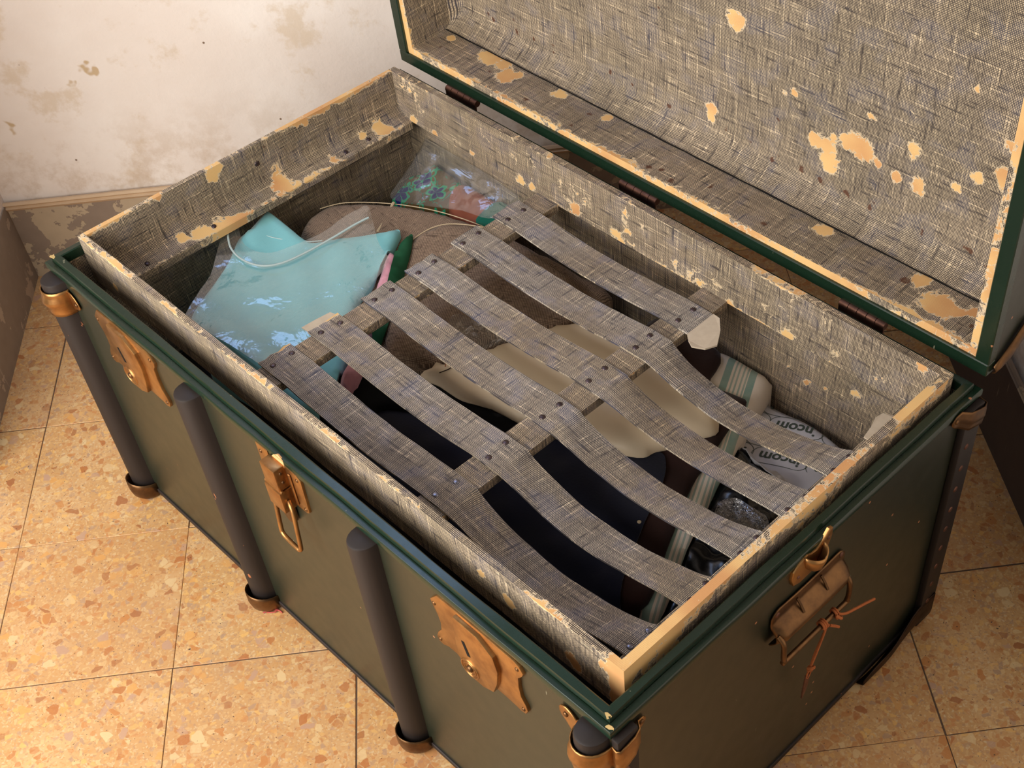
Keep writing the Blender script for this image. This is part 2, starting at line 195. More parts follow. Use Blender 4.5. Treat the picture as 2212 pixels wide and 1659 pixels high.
def mat_plain(name, c1, c2=None, scale=40.0, rough=0.75, bump=0.15, spec=0.3, sheen=None, bs=300.0):
    b = N(name); p = b.pos()
    col = b.mix(b.noise(p, scale, 4, 0.6), lin(c1), lin(c2 or tuple(int(v * 0.85) for v in c1)))
    return b.done(b.bsdf(col, rough, normal=b.bump(b.noise(p, bs, 2), bump, 0.0008), spec=spec, sheen=sheen))
M_DARK = mat_plain('slot_shade', (14, 11, 9), rough=0.9)  # near-black that stands in for the shade inside slots and seams
M_PAPER = mat_plain('torn_card', (214, 200, 178), (190, 172, 150), 90.0, 0.85)
M_TAN = mat_plain('bare_tan_card', (228, 178, 122), (205, 150, 98), 60.0, 0.8)
M_RAWGREEN = mat_plain('chipped_wood', (222, 186, 128), (170, 150, 96), 90.0, 0.8)
M_AQUA = None
def mat_cloth(name, c1, c2, pitch=0.0014, rough=0.85, amt=0.4, sheen=0.2, crepe=False, spec=0.25):
    b = N(name); uvv = b.uv(); p = b.pos()
    m, _, _ = weave_mask(b, uvv, pitch, 0.16, 0.16, 0.0006, 60.0)
    col = b.mix(b.math('MULTIPLY', m, amt), lin(c1), lin(c2))
    hb = m
    if crepe: hb = b.noise(b.vmath('MULTIPLY', uvv, (1.0, 0.12, 1.0)), 420.0, 2)
    return b.done(b.bsdf(col, rough, normal=b.bump(hb, 0.35, 0.0007), spec=spec, sheen=sheen))
M_AQUA = mat_cloth('aqua_crepe', (140, 211, 217), (110, 186, 194), 0.0012, 0.85, 0.25, 0.3, True)
M_TWEED = mat_cloth('brown_tweed', (176, 150, 126), (74, 58, 48), 0.0022, 0.9, 0.8, 0.1)
M_CREAM = mat_plain('cream_satin', (250, 230, 198), (244, 220, 186), 12.0, 0.42, 0.04, 0.5)
M_NAVY = mat_plain('navy_velvet', (16, 20, 44), (11, 14, 34), 30.0, 0.9, 0.2, 0.15, 0.35)
M_BLACK = mat_plain('black_velvet', (9, 9, 13), (6, 6, 9), 30.0, 0.95, 0.2, 0.1, 0.1)
M_BROWN = mat_plain('brown_wool', (50, 27, 21), (40, 20, 17), 60.0, 0.9, 0.3, 0.2, 0.15)
M_PINK = mat_plain('pink_fleece', (232, 172, 184), (212, 142, 160), 120.0, 0.95, 0.8, 0.1, 0.3, 160.0)
M_DGREEN = mat_plain('deep_green_cloth', (20, 94, 58), (14, 74, 46), 40.0, 0.6, 0.1)
M_RUSTCLOTH = mat_plain('rust_cloth', (178, 106, 80), (150, 82, 62), 26.0, 0.75, 0.1)
M_TEAL = mat_plain('teal_card', (10, 122, 102), (8, 108, 92), 20.0, 0.35, 0.03, 0.5)
M_BASE = mat_plain('dark_blanket', (30, 22, 20), (20, 15, 15), 30.0, 0.95, 0.3)
M_TWINE = mat_plain('orange_twine', (190, 112, 62), (150, 82, 44), 300.0, 0.85, 0.5)
M_BLKPLASTIC = mat_plain('black_plastic', (14, 14, 16), (8, 8, 9), 30.0, 0.22, 0.5, 0.6, None, 60.0)
M_GREYPLASTIC = mat_plain('grey_white_plastic', (206, 202, 204), (188, 184, 188), 14.0, 0.4, 0.08, 0.5)
M_INK = mat_plain('grey_green_ink', (76, 84, 74), (62, 70, 62), 30.0, 0.6, 0.02)
M_THREAD = mat_plain('pale_thread', (228, 206, 170), None, 60.0, 0.9)
M_REDTHREAD = mat_plain('pink_thread', (206, 92, 88), None, 60.0, 0.9)

def mat_towel():
    b = N('striped_towelling'); u, v, _ = b.sep(b.uv())      # u runs across the stripes
    p = b.pos()
    def band(c, w): return b.math('SUBTRACT', 1.0, b.step(b.math('ABSOLUTE', b.math('SUBTRACT', u, c)), w * 0.85, w))
    s = band(-0.0165, 0.0052)
    s = b.math('MAXIMUM', s, band(0.0165, 0.0052))
    for c in (-0.0075, -0.002, 0.004, 0.0092): s = b.math('MAXIMUM', s, b.math('MULTIPLY', band(c, 0.0013), 0.75))
    n = b.noise(p, 50.0, 3)
    col = b.mix(b.math('MULTIPLY', s, b.math('MULTIPLY_ADD', n, 0.5, 0.65)), lin((236, 220, 200)), lin((136, 166, 152)))
    return b.done(b.bsdf(col, 0.9, normal=b.bump(b.noise(p, 400.0, 2), 0.3, 0.0006), sheen=0.2))
M_TOWEL = mat_towel()

def mat_floral():
    b = N('floral_print'); uvv = b.uv()
    w = b.vmath('SCALE', b.vmath('SUBTRACT', b.noise(uvv, 40.0, 2, col=True), (0.5, 0.5, 0.5)), scale=0.016)
    q = b.vmath('ADD', uvv, w)
    v = b.vor(q, 30.0, rnd=0.75)
    dvec = b.vmath('SUBTRACT', b.vmath('SCALE', q, scale=30.0), b.vmath('SCALE', v.outputs['Position'], scale=30.0))
    x, y, _ = b.sep(dvec)
    th = b.math('ARCTAN2', y, x)
    r = v.outputs['Distance']
    rp = b.math('MULTIPLY_ADD', b.math('ABSOLUTE', b.math('COSINE', b.math('MULTIPLY', th, 2.5))), 0.18, 0.32)
    rc = b.sep(v.outputs['Color'])
    inside = b.math('SUBTRACT', 1.0, b.step(b.math('SUBTRACT', r, rp), -0.01, 0.01))
    ring = b.math('SUBTRACT', 1.0, b.step(b.math('ABSOLUTE', b.math('SUBTRACT', r, rp)), 0.045, 0.07))
    rays = b.math('MULTIPLY', inside, b.math('SUBTRACT', 1.0, b.step(b.math('ABSOLUTE', b.math('COSINE', b.math('MULTIPLY', th, 2.5))), 0.10, 0.2)))
    dot = b.math('SUBTRACT', 1.0, b.step(r, 0.07, 0.1))
    fill = b.mix(b.step(rc[0], 0.80, 0.81), lin((34, 34, 108)), lin((118, 92, 42)))
    fill = b.mix(b.step(rc[1], 0.80, 0.81), fill, lin((120, 138, 40)))
    col = b.mix(inside, lin((104, 80, 40)), fill)
    teal = lin((38, 172, 124))
    col = b.mix(b.math('MAXIMUM', ring, b.math('MAXIMUM', rays, dot)), col, teal)
    vine = b.step(b.vor(q, 52.0, 'DISTANCE_TO_EDGE').outputs['Distance'], 0.03, 0.05)
    col = b.mix(b.math('MULTIPLY', b.math('MULTIPLY', b.math('SUBTRACT', 1.0, vine), b.math('SUBTRACT', 1.0, inside)), b.step(b.noise(uvv, 60.0, 1), 0.5, 0.56)), col, lin((30, 130, 96)))
    return b.done(b.bsdf(col, 0.7, spec=0.3))
M_FLORAL = mat_floral()

def mat_clear(name, milk=0.10, gl=0.16, tint=(0.96, 0.97, 0.97, 1), milkcol=(0.8, 0.78, 0.76, 1), bs=26.0, strength=0.6):
    b = N(name); p = b.pos()
    h = b.math('ADD', b.noise(p, bs, 3, 0.6, dist=1.2), b.math('MULTIPLY', b.noise(p, bs * 4, 2, dist=0.8), 0.3))
    nrm = b.bump(h, strength, 0.004)
    fr = b.math('POWER', b.node('ShaderNodeLayerWeight', {'Blend': 0.5, 'Normal': nrm}).outputs['Facing'], 4.0)
    tr = b.node('ShaderNodeBsdfTransparent', {0: tint}).outputs[0]
    df = b.node('ShaderNodeBsdfDiffuse', {0: milkcol, 2: nrm}).outputs[0]
    g = b.node('ShaderNodeBsdfGlossy', {0: (1, 1, 1, 1), 'Roughness': 0.12, 'Normal': nrm}).outputs[0]
    a = b.node('ShaderNodeMixShader', {0: milk, 1: tr, 2: df}).outputs[0]
    return b.done(b.node('ShaderNodeMixShader', {0: b.math('MULTIPLY_ADD', fr, 0.6, gl, clamp=True), 1: a, 2: g}).outputs[0])
M_CLEAR = mat_clear('clear_plastic_film', 0.04, 0.05, bs=15.0, strength=0.65)
M_CLEAR2 = mat_clear('crinkled_clear_plastic', 0.05, 0.05, bs=20.0, strength=0.45)
M_ZIP = mat_plain('milky_zip_strip', (206, 224, 222), (190, 212, 212), 30.0, 0.35, 0.02, 0.5)
M_CLEARDARK = mat_clear('crinkled_dark_plastic', 0.05, 0.16, (0.9, 0.9, 0.93, 1), (0.12, 0.12, 0.16, 1), 60.0, 0.8)

def mat_terrazzo():
    b = N('terrazzo'); rnd = b.node('ShaderNodeObjectInfo').outputs['Random']
    p = b.vmath('ADD', b.pos(), b.comb(b.math('MULTIPLY', rnd, 17.0), b.math('MULTIPLY', rnd, 31.0), 0.0))
    wob = b.vmath('SCALE', b.vmath('SUBTRACT', b.noise(p, 70.0, 2, col=True), (0.5, 0.5, 0.5)), scale=0.010)
    q = b.vmath('ADD', p, wob)
    q = b.vmath('MULTIPLY', q, (1.0, 1.0, 0.0))
    base = b.mix(b.noise(p, 30.0, 4, 0.65), lin((208, 164, 108)), lin((192, 148, 98)))
    base = b.mix(b.step(b.noise(p, 9.0, 3), 0.45, 0.7), base, lin((212, 172, 122)))
    col = base
    def layer(col, scale, thr, edge, cols, seed, amt):
        qq = b.vmath('ADD', q, (seed, seed * 1.7, 0.0))
        v = b.vor(qq, scale); e = b.vor(qq, scale, 'DISTANCE_TO_EDGE').outputs['Distance']
        c1, c2, c3 = b.sep(v.outputs['Color'])
        pick = b.math('MULTIPLY', b.step(c1, thr, thr + 0.01), b.step(e, edge, edge + 0.05))
        rp = b.node('ShaderNodeValToRGB', {0: c2}); rp.color_ramp.interpolation = 'CONSTANT'
        el = rp.color_ramp.elements
        while len(el) < len(cols): el.new(0.5)
        for k, c in enumerate(cols): el[k].position = k / len(cols); el[k].color = lin(c)
        return b.mix(b.math('MULTIPLY', pick, b.math('MULTIPLY_ADD', c3, 0.4, amt)), col, rp.outputs[0])
    col = layer(col, 360.0, 0.42, 0.02, [(222, 184, 128), (196, 142, 84), (176, 138, 104), (200, 150, 92), (214, 190, 150)], 3.3, 0.35)
    col = layer(col, 140.0, 0.66, 0.03, [(182, 116, 62), (222, 190, 136), (170, 140, 116), (228, 180, 104), (196, 132, 76)], 7.9, 0.36)
    col = layer(col, 78.0, 0.83, 0.03, [(176, 106, 54), (192, 126, 66), (224, 196, 146), (186, 150, 126), (160, 98, 56), (216, 160, 90)], 1.2, 0.5)
    sp = b.vor(q, 420.0); s1 = b.sep(sp.outputs['Color'])[0]
    col = b.mix(b.math('MULTIPLY', b.step(s1, 0.965, 0.97), b.math('SUBTRACT', 1.0, b.step(sp.outputs['Distance'], 0.2, 0.4))), col, lin((70, 56, 50)))
    dirt = b.noise(p, 4.0, 5, 0.7)
    col = b.mix(b.math('MULTIPLY', b.step(dirt, 0.5, 0.75), 0.35), col, lin((176, 148, 124)))
    tint = b.math('MULTIPLY_ADD', rnd, 0.25, 0.0)
    col = b.mix(tint, col, lin((186, 132, 86)))
    return b.done(b.bsdf(col, b.math('MULTIPLY_ADD', b.noise(p, 50.0, 3), 0.25, 0.38), spec=0.4, normal=b.bump(b.noise(p, 300.0, 2), 0.05, 0.0004)))
M_TILE = mat_terrazzo()
M_GROUT = mat_plain('grey_grout', (110, 90, 74), (84, 70, 60), 60.0, 0.95, 0.6, 0.2, None, 200.0)

def mat_wall():
    b = N('stained_plaster'); p = b.pos()
    col = b.mix(b.step(b.noise(p, 3.0, 4, 0.6), 0.35, 0.7), lin((246, 238, 230)), lin((236, 224, 214)))
    col = b.mix(b.math('MULTIPLY', b.step(b.noise(p, 11.0, 5, 0.7), 0.56, 0.70), 0.55), col, lin((214, 192, 162)))
    col = b.mix(b.math('MULTIPLY', b.step(b.noise(b.vmath('ADD', p, (4.0, 2.0, 9.0)), 9.0, 4, 0.62), 0.685, 0.72), 0.7), col, lin((186, 150, 84)))
    z = b.sep(p)[2]
    low = b.math('SUBTRACT', 1.0, b.step(z, 0.15, 0.34))
    col = b.mix(b.math('MULTIPLY', b.math('MULTIPLY', low, b.step(b.noise(p, 16.0, 5, 0.7), 0.42, 0.66)), 0.6), col, lin((200, 176, 150)))
    sp = b.vor(p, 55.0); s1 = b.sep(sp.outputs['Color'])[0]
    col = b.mix(b.math('MULTIPLY', b.step(s1, 0.955, 0.96), b.math('SUBTRACT', 1.0, b.step(sp.outputs['Distance'], 0.06, 0.14))), col, lin((130, 104, 84)))
    hh = b.math('ADD', b.noise(p, 14.0, 5, 0.6), b.math('MULTIPLY', b.noise(p, 130.0, 2), 0.15))
    return b.done(b.bsdf(col, 0.85, normal=b.bump(hh, 0.25, 0.008), spec=0.2))
M_WALL = mat_wall()
def mat_skirt(name, dark, light, thr):
    b = N(name); p = b.pos()
    n = b.noise(p, 13.0, 6, 0.62)
    col = b.mix(b.noise(p, 40.0, 4), lin(dark), lin(tuple(int(v * 0.86) for v in dark)))
    pk = b.step(n, thr, thr + 0.012)
    col = b.mix(pk, col, b.mix(b.noise(p, 30.0, 3), lin(light), lin(tuple(int(v * 0.88) for v in light))))
    st = b.noise(b.vmath('MULTIPLY', p, (90.0, 90.0, 7.0)), 1.0, 3, 0.7)
    col = b.mix(b.math('MULTIPLY', b.step(st, 0.66, 0.72), 0.45), col, lin((196, 180, 164)))
    return b.done(b.bsdf(col, 0.6, normal=b.bump(b.math('MULTIPLY', pk, -1.0), 0.5, 0.002), spec=0.35))
M_SKIRT = mat_skirt('peeling_grey_paint', (156, 138, 122), (196, 176, 148), 0.53)
M_SKIRT2 = mat_skirt('scratched_grey_paint', (158, 144, 130), (196, 178, 158), 0.58)
M_SKIRT3 = mat_skirt('dark_grey_paint', (92, 82, 80), (140, 126, 120), 0.70)
M_TRIM = mat_plain('yellowed_trim', (216, 190, 158), (196, 166, 132), 30.0, 0.7, 0.2)
# ------------------------------------------------------------------ object helpers
ORG = {}
def world_of(o): return ORG.get(o.name, Vector((0, 0, 0))) if o else Vector((0, 0, 0))
def empty(name, loc, label=None, cat=None, group=None, parent=None, kind=None):
    o = bpy.data.objects.new(name, None); COL.objects.link(o); o.empty_display_size = 0.02
    ORG[o.name] = Vector(loc); o.parent = parent; o.location = Vector(loc) - world_of(parent)
    tag(o, label, cat, group, kind); return o
def tag(o, label=None, cat=None, group=None, kind=None):
    if label: o['label'] = label
    if cat: o['category'] = cat
    if group: o['group'] = group
    if kind: o['kind'] = kind
    return o
def mesh(name, verts, faces, mat, parent=None, uvs=None, attrs=None, smooth=None, label=None, cat=None, group=None, kind=None, uvl=None):
    """verts in world metres; the origin goes to the middle of the piece"""
    vs = [Vector(v) for v in verts]
    lo = Vector((min(v.x for v in vs), min(v.y for v in vs), min(v.z for v in vs)))
    hi = Vector((max(v.x for v in vs), max(v.y for v in vs), max(v.z for v in vs)))
    c = (lo + hi) / 2
    me = bpy.data.meshes.new(name); me.from_pydata([v - c for v in vs], [], faces); me.update()
    if uvs or uvl:
        l = me.uv_layers.new(name='UVMap')
        for i, lp in enumerate(me.loops): l.data[i].uv = uvl[i] if uvl else uvs[lp.vertex_index]
    for k, a in (attrs or {}).items():
        at = me.attributes.new(k, 'FLOAT', 'POINT')
        for i, v in enumerate(a): at.data[i].value = v
    if mat: me.materials.append(mat)
    if smooth is not None:
        for pl in me.polygons: pl.use_smooth = True
        me.set_sharp_from_angle(angle=math.radians(smooth))
    o = bpy.data.objects.new(name, me); COL.objects.link(o)
    ORG[o.name] = c; o.parent = parent; o.location = c - world_of(parent)
    tag(o, label, cat, group, kind); return o
def from_bm(name, bm, mat, parent=None, **kw):
    bm.verts.ensure_lookup_table(); bm.verts.index_update()
    vs = [v.co.copy() for v in bm.verts]; fs = [[v.index for v in f.verts] for f in bm.faces]; bm.free()
    return mesh(name, vs, fs, mat, parent, **kw)
def bm_box(bm, lo, hi, bevel=0.0, seg=1):
    lo = Vector(lo); hi = Vector(hi)
    r = bmesh.ops.create_cube(bm, size=1.0)
    for v in r['verts']: v.co = Vector([(lo[k] + hi[k]) / 2 + v.co[k] * (hi[k] - lo[k]) for k in range(3)])
    if bevel:
        es = list({e for v in r['verts'] for e in v.link_edges})
        bmesh.ops.bevel(bm, geom=es, offset=bevel, segments=seg, affect='EDGES', profile=0.5)
def box(name, lo, hi, mat, parent=None, bevel=0.0, seg=1, **kw):
    bm = bmesh.new(); bm_box(bm, lo, hi, bevel, seg); return from_bm(name, bm, mat, parent, smooth=35 if bevel else None, **kw)
def prism(name, pts, to3, h0, h1, mat, parent=None, bevel=0.0, **kw):
    """extrude the outline pts (2-D) between heights h0 and h1; to3(a, b, h) gives the point; outer face at h1"""
    bm = bmesh.new()
    lo = [bm.verts.new(to3(a, b, h0)) for a, b in pts]; hi = [bm.verts.new(to3(a, b, h1)) for a, b in pts]
    n = len(pts); bm.faces.new(lo[::-1]); top = bm.faces.new(hi)
    for i in range(n): bm.faces.new((lo[i], lo[(i + 1) % n], hi[(i + 1) % n], hi[i]))
    bmesh.ops.recalc_face_normals(bm, faces=bm.faces[:])
    if bevel: bmesh.ops.bevel(bm, geom=list(top.edges), offset=bevel, segments=2, affect='EDGES', profile=0.5)
    return from_bm(name, bm, mat, parent, smooth=30, **kw)
def spline(pts, n, closed=False):
    P = [Vector(p) for p in pts]; m = len(P); out = []
    segs = m if closed else m - 1
    for s in range(segs):
        p0 = P[(s - 1) % m] if closed else P[max(s - 1, 0)]; p1 = P[s]; p2 = P[(s + 1) % m]; p3 = P[(s + 2) % m] if closed else P[min(s + 2, m - 1)]
        for k in range(n):
            t = k / n
            out.append(0.5 * ((2 * p1) + (p2 - p0) * t + (2 * p0 - 5 * p1 + 4 * p2 - p3) * t * t + (3 * p1 - p0 - 3 * p2 + p3) * t ** 3))
    if not closed: out.append(P[-1])
    return out
def tube(name, pts, r, mat, parent=None, seg=8, closed=False, taper=None, **kw):
    P = [Vector(p) for p in pts]; n = len(P); vs = []; fs = []
    up = Vector((0, 0, 1)); prev = None
    for i, p in enumerate(P):
        if closed: d = (P[(i + 1) % n] - P[i - 1]).normalized()
        else: d = (P[min(i + 1, n - 1)] - P[max(i - 1, 0)]).normalized()
        a = prev if prev is not None else (up if abs(d.z) < 0.9 else Vector((1, 0, 0)))
        x = (a - d * a.dot(d)).normalized(); prev = x; y = d.cross(x)
        rr = r * (taper[i] if taper else 1.0)
        for k in range(seg):
            t = 2 * math.pi * k / seg; vs.append(p + x * (math.cos(t) * rr) + y * (math.sin(t) * rr))
    for i in range(n if closed else n - 1):
        for k in range(seg):
            j = (i + 1) % n
            fs.append((i * seg + k, i * seg + (k + 1) % seg, j * seg + (k + 1) % seg, j * seg + k))
    if not closed: fs.append(tuple(range(seg))[::-1]); fs.append(tuple((n - 1) * seg + k for k in range(seg)))
    return mesh(name, vs, fs, mat, parent, smooth=50, **kw)
def dome(name, c, nrm, r, h, mat, parent=None, seg=10, **kw):
    nrm = Vector(nrm).normalized(); a = Vector((1, 0, 0)) if abs(nrm.x) < 0.9 else Vector((0, 1, 0))
    x = (a - nrm * a.dot(nrm)).normalized(); y = nrm.cross(x); c = Vector(c); vs = []; fs = []
    rows = [(1.0, 0.0), (0.92, 0.55), (0.6, 0.9)]
    for rr, hh in rows:
        for k in range(seg):
            t = 2 * math.pi * k / seg; vs.append(c + x * (r * rr * math.cos(t)) + y * (r * rr * math.sin(t)) + nrm * (h * hh))
    vs.append(c + nrm * h)
    for i in range(2):
        for k in range(seg): fs.append((i * seg + k, i * seg + (k + 1) % seg, (i + 1) * seg + (k + 1) % seg, (i + 1) * seg + k))
    for k in range(seg): fs.append((2 * seg + k, 2 * seg + (k + 1) % seg, 3 * seg))
    fs.append(tuple(range(seg))[::-1])
    return mesh(name, vs, fs, mat, parent, smooth=60, **kw)
def fields(p, n, peel, rust): return (peel(p, n) if peel else 0.0), (rust(p, n) if rust else 0.0)
class Sheet:
    """collects patches with their own vertices, UVs in metres and wear fields"""
    def __init__(s, peel=None, rust=None): s.v = []; s.f = []; s.uv = []; s.a = []; s.b = []; s.peel = peel; s.rust = rust
    def patch(s, fn, nu, nv, lu, lv, nrm=None, u0=0.0, v0=0.0, flip=False):
        o = len(s.v)
        for i in range(nu + 1):
            for j in range(nv + 1):
                p = Vector(fn(i / nu, j / nv)); s.v.append(p); s.uv.append((u0 + lu * i / nu, v0 + lv * j / nv))
                a, b = fields(p, nrm, s.peel, s.rust); s.a.append(a); s.b.append(b)
        for i in range(nu):
            for j in range(nv):
                q = (o + i * (nv + 1) + j, o + (i + 1) * (nv + 1) + j, o + (i + 1) * (nv + 1) + j + 1, o + i * (nv + 1) + j + 1)
                s.f.append(q[::-1] if flip else q)
    def box(s, lo, hi, res=0.012):
        lo = Vector(lo); hi = Vector(hi); d = hi - lo
        for ax in range(3):
            u, v = [(1, 2), (0, 2), (0, 1)][ax]
            for sgn in (0, 1):
                def fn(a, b_, ax=ax, u=u, v=v, sgn=sgn):
                    p = Vector((0, 0, 0)); p[ax] = hi[ax] if sgn else lo[ax]; p[u] = lo[u] + d[u] * a; p[v] = lo[v] + d[v] * b_; return p
                n = Vector((0, 0, 0)); n[ax] = 1 if sgn else -1
                s.patch(fn, max(1, min(200, round(d[u] / res))), max(1, min(200, round(d[v] / res))), d[u], d[v], n, lo[u], lo[v], flip=(sgn == 0) != (ax == 1))
    def extrude(s, prof, to3, L, nl, sharp=40, u0=0.0, step=0.006):
        """closed outline prof of (a, b) pairs swept along L; to3(a, b, t)"""
        n = len(prof); acc = 0.0
        for i in range(n):
            a = Vector(prof[i]); b_ = Vector(prof[(i + 1) % n]); l = (b_ - a).length
            m = max(1, round(l / step))
            def fn(t, w, a=a, b_=b_): q = a.lerp(b_, w); return to3(q.x, q.y, t)
            s.patch(fn, nl, m, L, l, None, u0, acc); acc += l
    def make(s, name, mat, parent=None, smooth=None, weld=False, **kw):
        if weld:
            bm = bmesh.new(); vv = [bm.verts.new(p) for p in s.v]
            # keep UV per loop, weld coincident vertices by key
            bm.free()
            key = {}; remap = []; V = []; A = []; B = []
            for i, p in enumerate(s.v):
                k = (round(p.x, 5), round(p.y, 5), round(p.z, 5))
                if k not in key: key[k] = len(V); V.append(p); A.append(s.a[i]); B.append(s.b[i])
                remap.append(key[k])
            F = []; UL = []
            for f in s.f:
                g = [remap[i] for i in f]
                if len(set(g)) < 3: continue
                F.append(g); UL.extend(s.uv[i] for i in f)
            return mesh(name, V, F, mat, parent, uvl=UL, attrs={'peel': A, 'rust': B}, smooth=smooth, **kw)
        return mesh(name, s.v, s.f, mat, parent, uvs=s.uv, attrs={'peel': s.a, 'rust': s.b}, smooth=smooth, **kw)
def blob(lst, a, b):
    m = 0.0
    for x, y, r in lst:
        d = math.hypot(a - x, b - y) / r
        if d < 2.2: m = max(m, 0.98 - 0.48 * d)
    return m
def nz(p, s, o=0.0): return noise.noise(Vector((p[0] * s + o, p[1] * s + o * 1.3, p[2] * s - o)))
def edge(dist, p, width, amt, s=9.0, o=0.0):
    """wear along a board's edge: strong at the edge, broken up by slow noise"""
    return max(0.0, amt + 0.42 * nz(p, s, o) - dist / width * 0.5)

# ------------------------------------------------------------------ the room: floor tiles, walls, skirting
def quad_slab(name, corners, z0, z1, mat, parent=None, bev=0.0, **kw):
    bm = bmesh.new(); lo = [bm.verts.new((c.x, c.y, z0)) for c in corners]; hi = [bm.verts.new((c.x, c.y, z1)) for c in corners]
    bm.faces.new(lo[::-1]); top = bm.faces.new(hi)
    for i in range(4): bm.faces.new((lo[i], lo[(i + 1) % 4], hi[(i + 1) % 4], hi[i]))
    if bev: bmesh.ops.bevel(bm, geom=list(top.edges), offset=bev, segments=1, affect='EDGES')
    return from_bm(name, bm, mat, parent, **kw)
IL, IR, JB, JF = -1.31, 4.87, 3.60, -5.5
flo = quad_slab('floor', [tp(IL - 4, JF), tp(IR + .3, JF), tp(IR + .3, JB + .3), tp(IL - 4, JB + .3)], FZ - 0.05, FZ - 0.0016, M_GROUT, kind='structure')
g = 0.0012
for i in range(-4, 5):
    for j in range(-5, 4):
        a, b_ = max(i * 1.0, -5.0) , min(i + 1.0, IR); c_, d_ = float(j), min(j + 1.0, JB)
        if i < -2 and j > 1: continue
        e = g / TS / 2 + 0.0012 * random.random()
        jit = lambda: random.uniform(-0.003, 0.003)
        cs = [tp(a + e + jit(), c_ + e + jit()), tp(b_ - e + jit(), c_ + e + jit()), tp(b_ - e + jit(), d_ - e + jit()), tp(a + e + jit(), d_ - e + jit())]
        quad_slab('tile', cs, FZ - 0.014, FZ + random.uniform(-0.0007, 0.0), M_TILE, flo, 0.0006)
def wall(name, i0, j0, i1, j1, inward, z0, z1, th, mat, **kw):
    """slab whose inner face runs from tile point (i0, j0) to (i1, j1)"""
    A = tp(i0, j0); B = tp(i1, j1); n = Vector(inward)
    cs = [A, B, B - n * th, A - n * th]
    bm = bmesh.new(); lo = [bm.verts.new((c.x, c.y, z0)) for c in cs]; hi = [bm.verts.new((c.x, c.y, z1)) for c in cs]
    bm.faces.new(lo); bm.faces.new(hi)
    for i in range(4): bm.faces.new((lo[i], lo[(i + 1) % 4], hi[(i + 1) % 4], hi[i]))
    bmesh.ops.recalc_face_normals(bm, faces=bm.faces[:])
    return from_bm(name, bm, mat, None, kind='structure', **kw)
def ridge(name, i0, j0, i1, j1, inward, zt, h, out, mat, parent):
    """rounded moulding along the top of a skirting board"""
    A = tp(i0, j0); B = tp(i1, j1); n = Vector(inward); vs = []; fs = []
    prof = [(0.0, -h), (out * 0.6, -h * 0.8), (out, -h * 0.55), (out * 0.45, -h * 0.42), (out * 0.85, -h * 0.2), (out * 0.5, 0.0), (0.0, 0.0)]
    nseg = 24
    for k in range(nseg + 1):
        q = A.lerp(B, k / nseg)
        for o_, z in prof:
            w = 1.0 + 0.25 * noise.noise(q * 9 + Vector((0, 0, z * 60)))
            vs.append(Vector((q.x, q.y, 0)) + n * (o_ * w) + Vector((0, 0, zt + z)))
    m = len(prof)
    for k in range(nseg):
        for s_ in range(m): fs.append((k * m + s_, (k + 1) * m + s_, (k + 1) * m + (s_ + 1) % m, k * m + (s_ + 1) % m))
    return mesh(name, vs, fs, mat, parent, smooth=45)
wall('wall_back', IL - .3, JB, IR + .3, JB, -E2, FZ - .05, 2.6, 0.1, M_WALL)
wall('wall_left', IL, JB, IL, 1.6, E1, FZ - .05, 2.6, 0.1, M_WALL)
wall('wall_right', IR, JB, IR, -5.5, -E1, FZ - .05, 2.6, 0.1, M_WALL)
SKT = 0.138
sk = wall('baseboard_back', IL, JB - .03, IR, JB - .03, -E2, FZ - .004, SKT, 0.0072, M_SKIRT)
ridge('ridge', IL, JB - .03, IR, JB - .03, -E2, SKT + 0.012, 0.018, 0.007, M_TRIM, sk)
sk = wall('baseboard_left', IL + .01, JB - .03, IL + .01, 1.6, E1, FZ - .004, SKT + .008, 0.0022, M_SKIRT2)
sk = wall('baseboard_right', IR - .03, JB - .03, IR - .03, -5.5, -E1, FZ - .004, SKT + 0.015, 0.0072, M_SKIRT3)
ridge('ridge', IR - .03, JB - .03, IR - .03, -5.5, -E1, SKT + 0.03, 0.018, 0.007, M_SKIRT, sk)

# ------------------------------------------------------------------ the trunk body
T = empty('steamer_trunk', (0.5, D / 2, FZ), 'old dark green steamer trunk with brass locks standing open on the tiled floor', 'trunk')
P = 0.011
def inner_peel(p, n):
    f = 0.0
    if abs(p.y - (D - P)) < 0.004: f = blob(BBPEEL, p.x, p.z)
    return f + 0.06 + 0.16 * nz(p, 14, 5)
def lined_panel(name, lo, hi):
    box(name, lo, hi, M_GREEN, T)
box('bottom_panel', (0.004, 0.004, -0.002), (0.996, D - 0.004, 0.010), M_POST, T)
front = box('front_panel', (0.0, 0.0, 0.0), (1.0, P, H), M_GREEN, T, 0.0012)
box('back_panel', (0.0, D - P, 0.0), (1.0, D, H), M_GREEN, T, 0.0012)
box('left_panel', (0.0, P, 0.0), (P, D - P, H), M_GREEN, T)
rightp = box('right_panel', (1.0 - P, P, 0.0), (1.0, D - P, H), M_GREEN, T)
s = Sheet(inner_peel)
t = 0.0022
s.box((P, D - P - t, 0.012), (1 - P, D - P, H + 0.004), 0.010)
s.make('lining', M_LIN, T)
for lo, hi in (((P, P, 0.012), (1 - P, P + t, H - .002)), ((P, P + t, 0.012), (P + t, D - P - t, H - .002)), ((1 - P - t, P + t, 0.012), (1 - P, D - P - t, H - .002))):
    s = Sheet(lambda p, n: 0.08 + edge(H - .002 - p.z, p, 0.02, 0.25)); s.box(lo, hi, 0.02); s.make('lining', M_LIN, T)
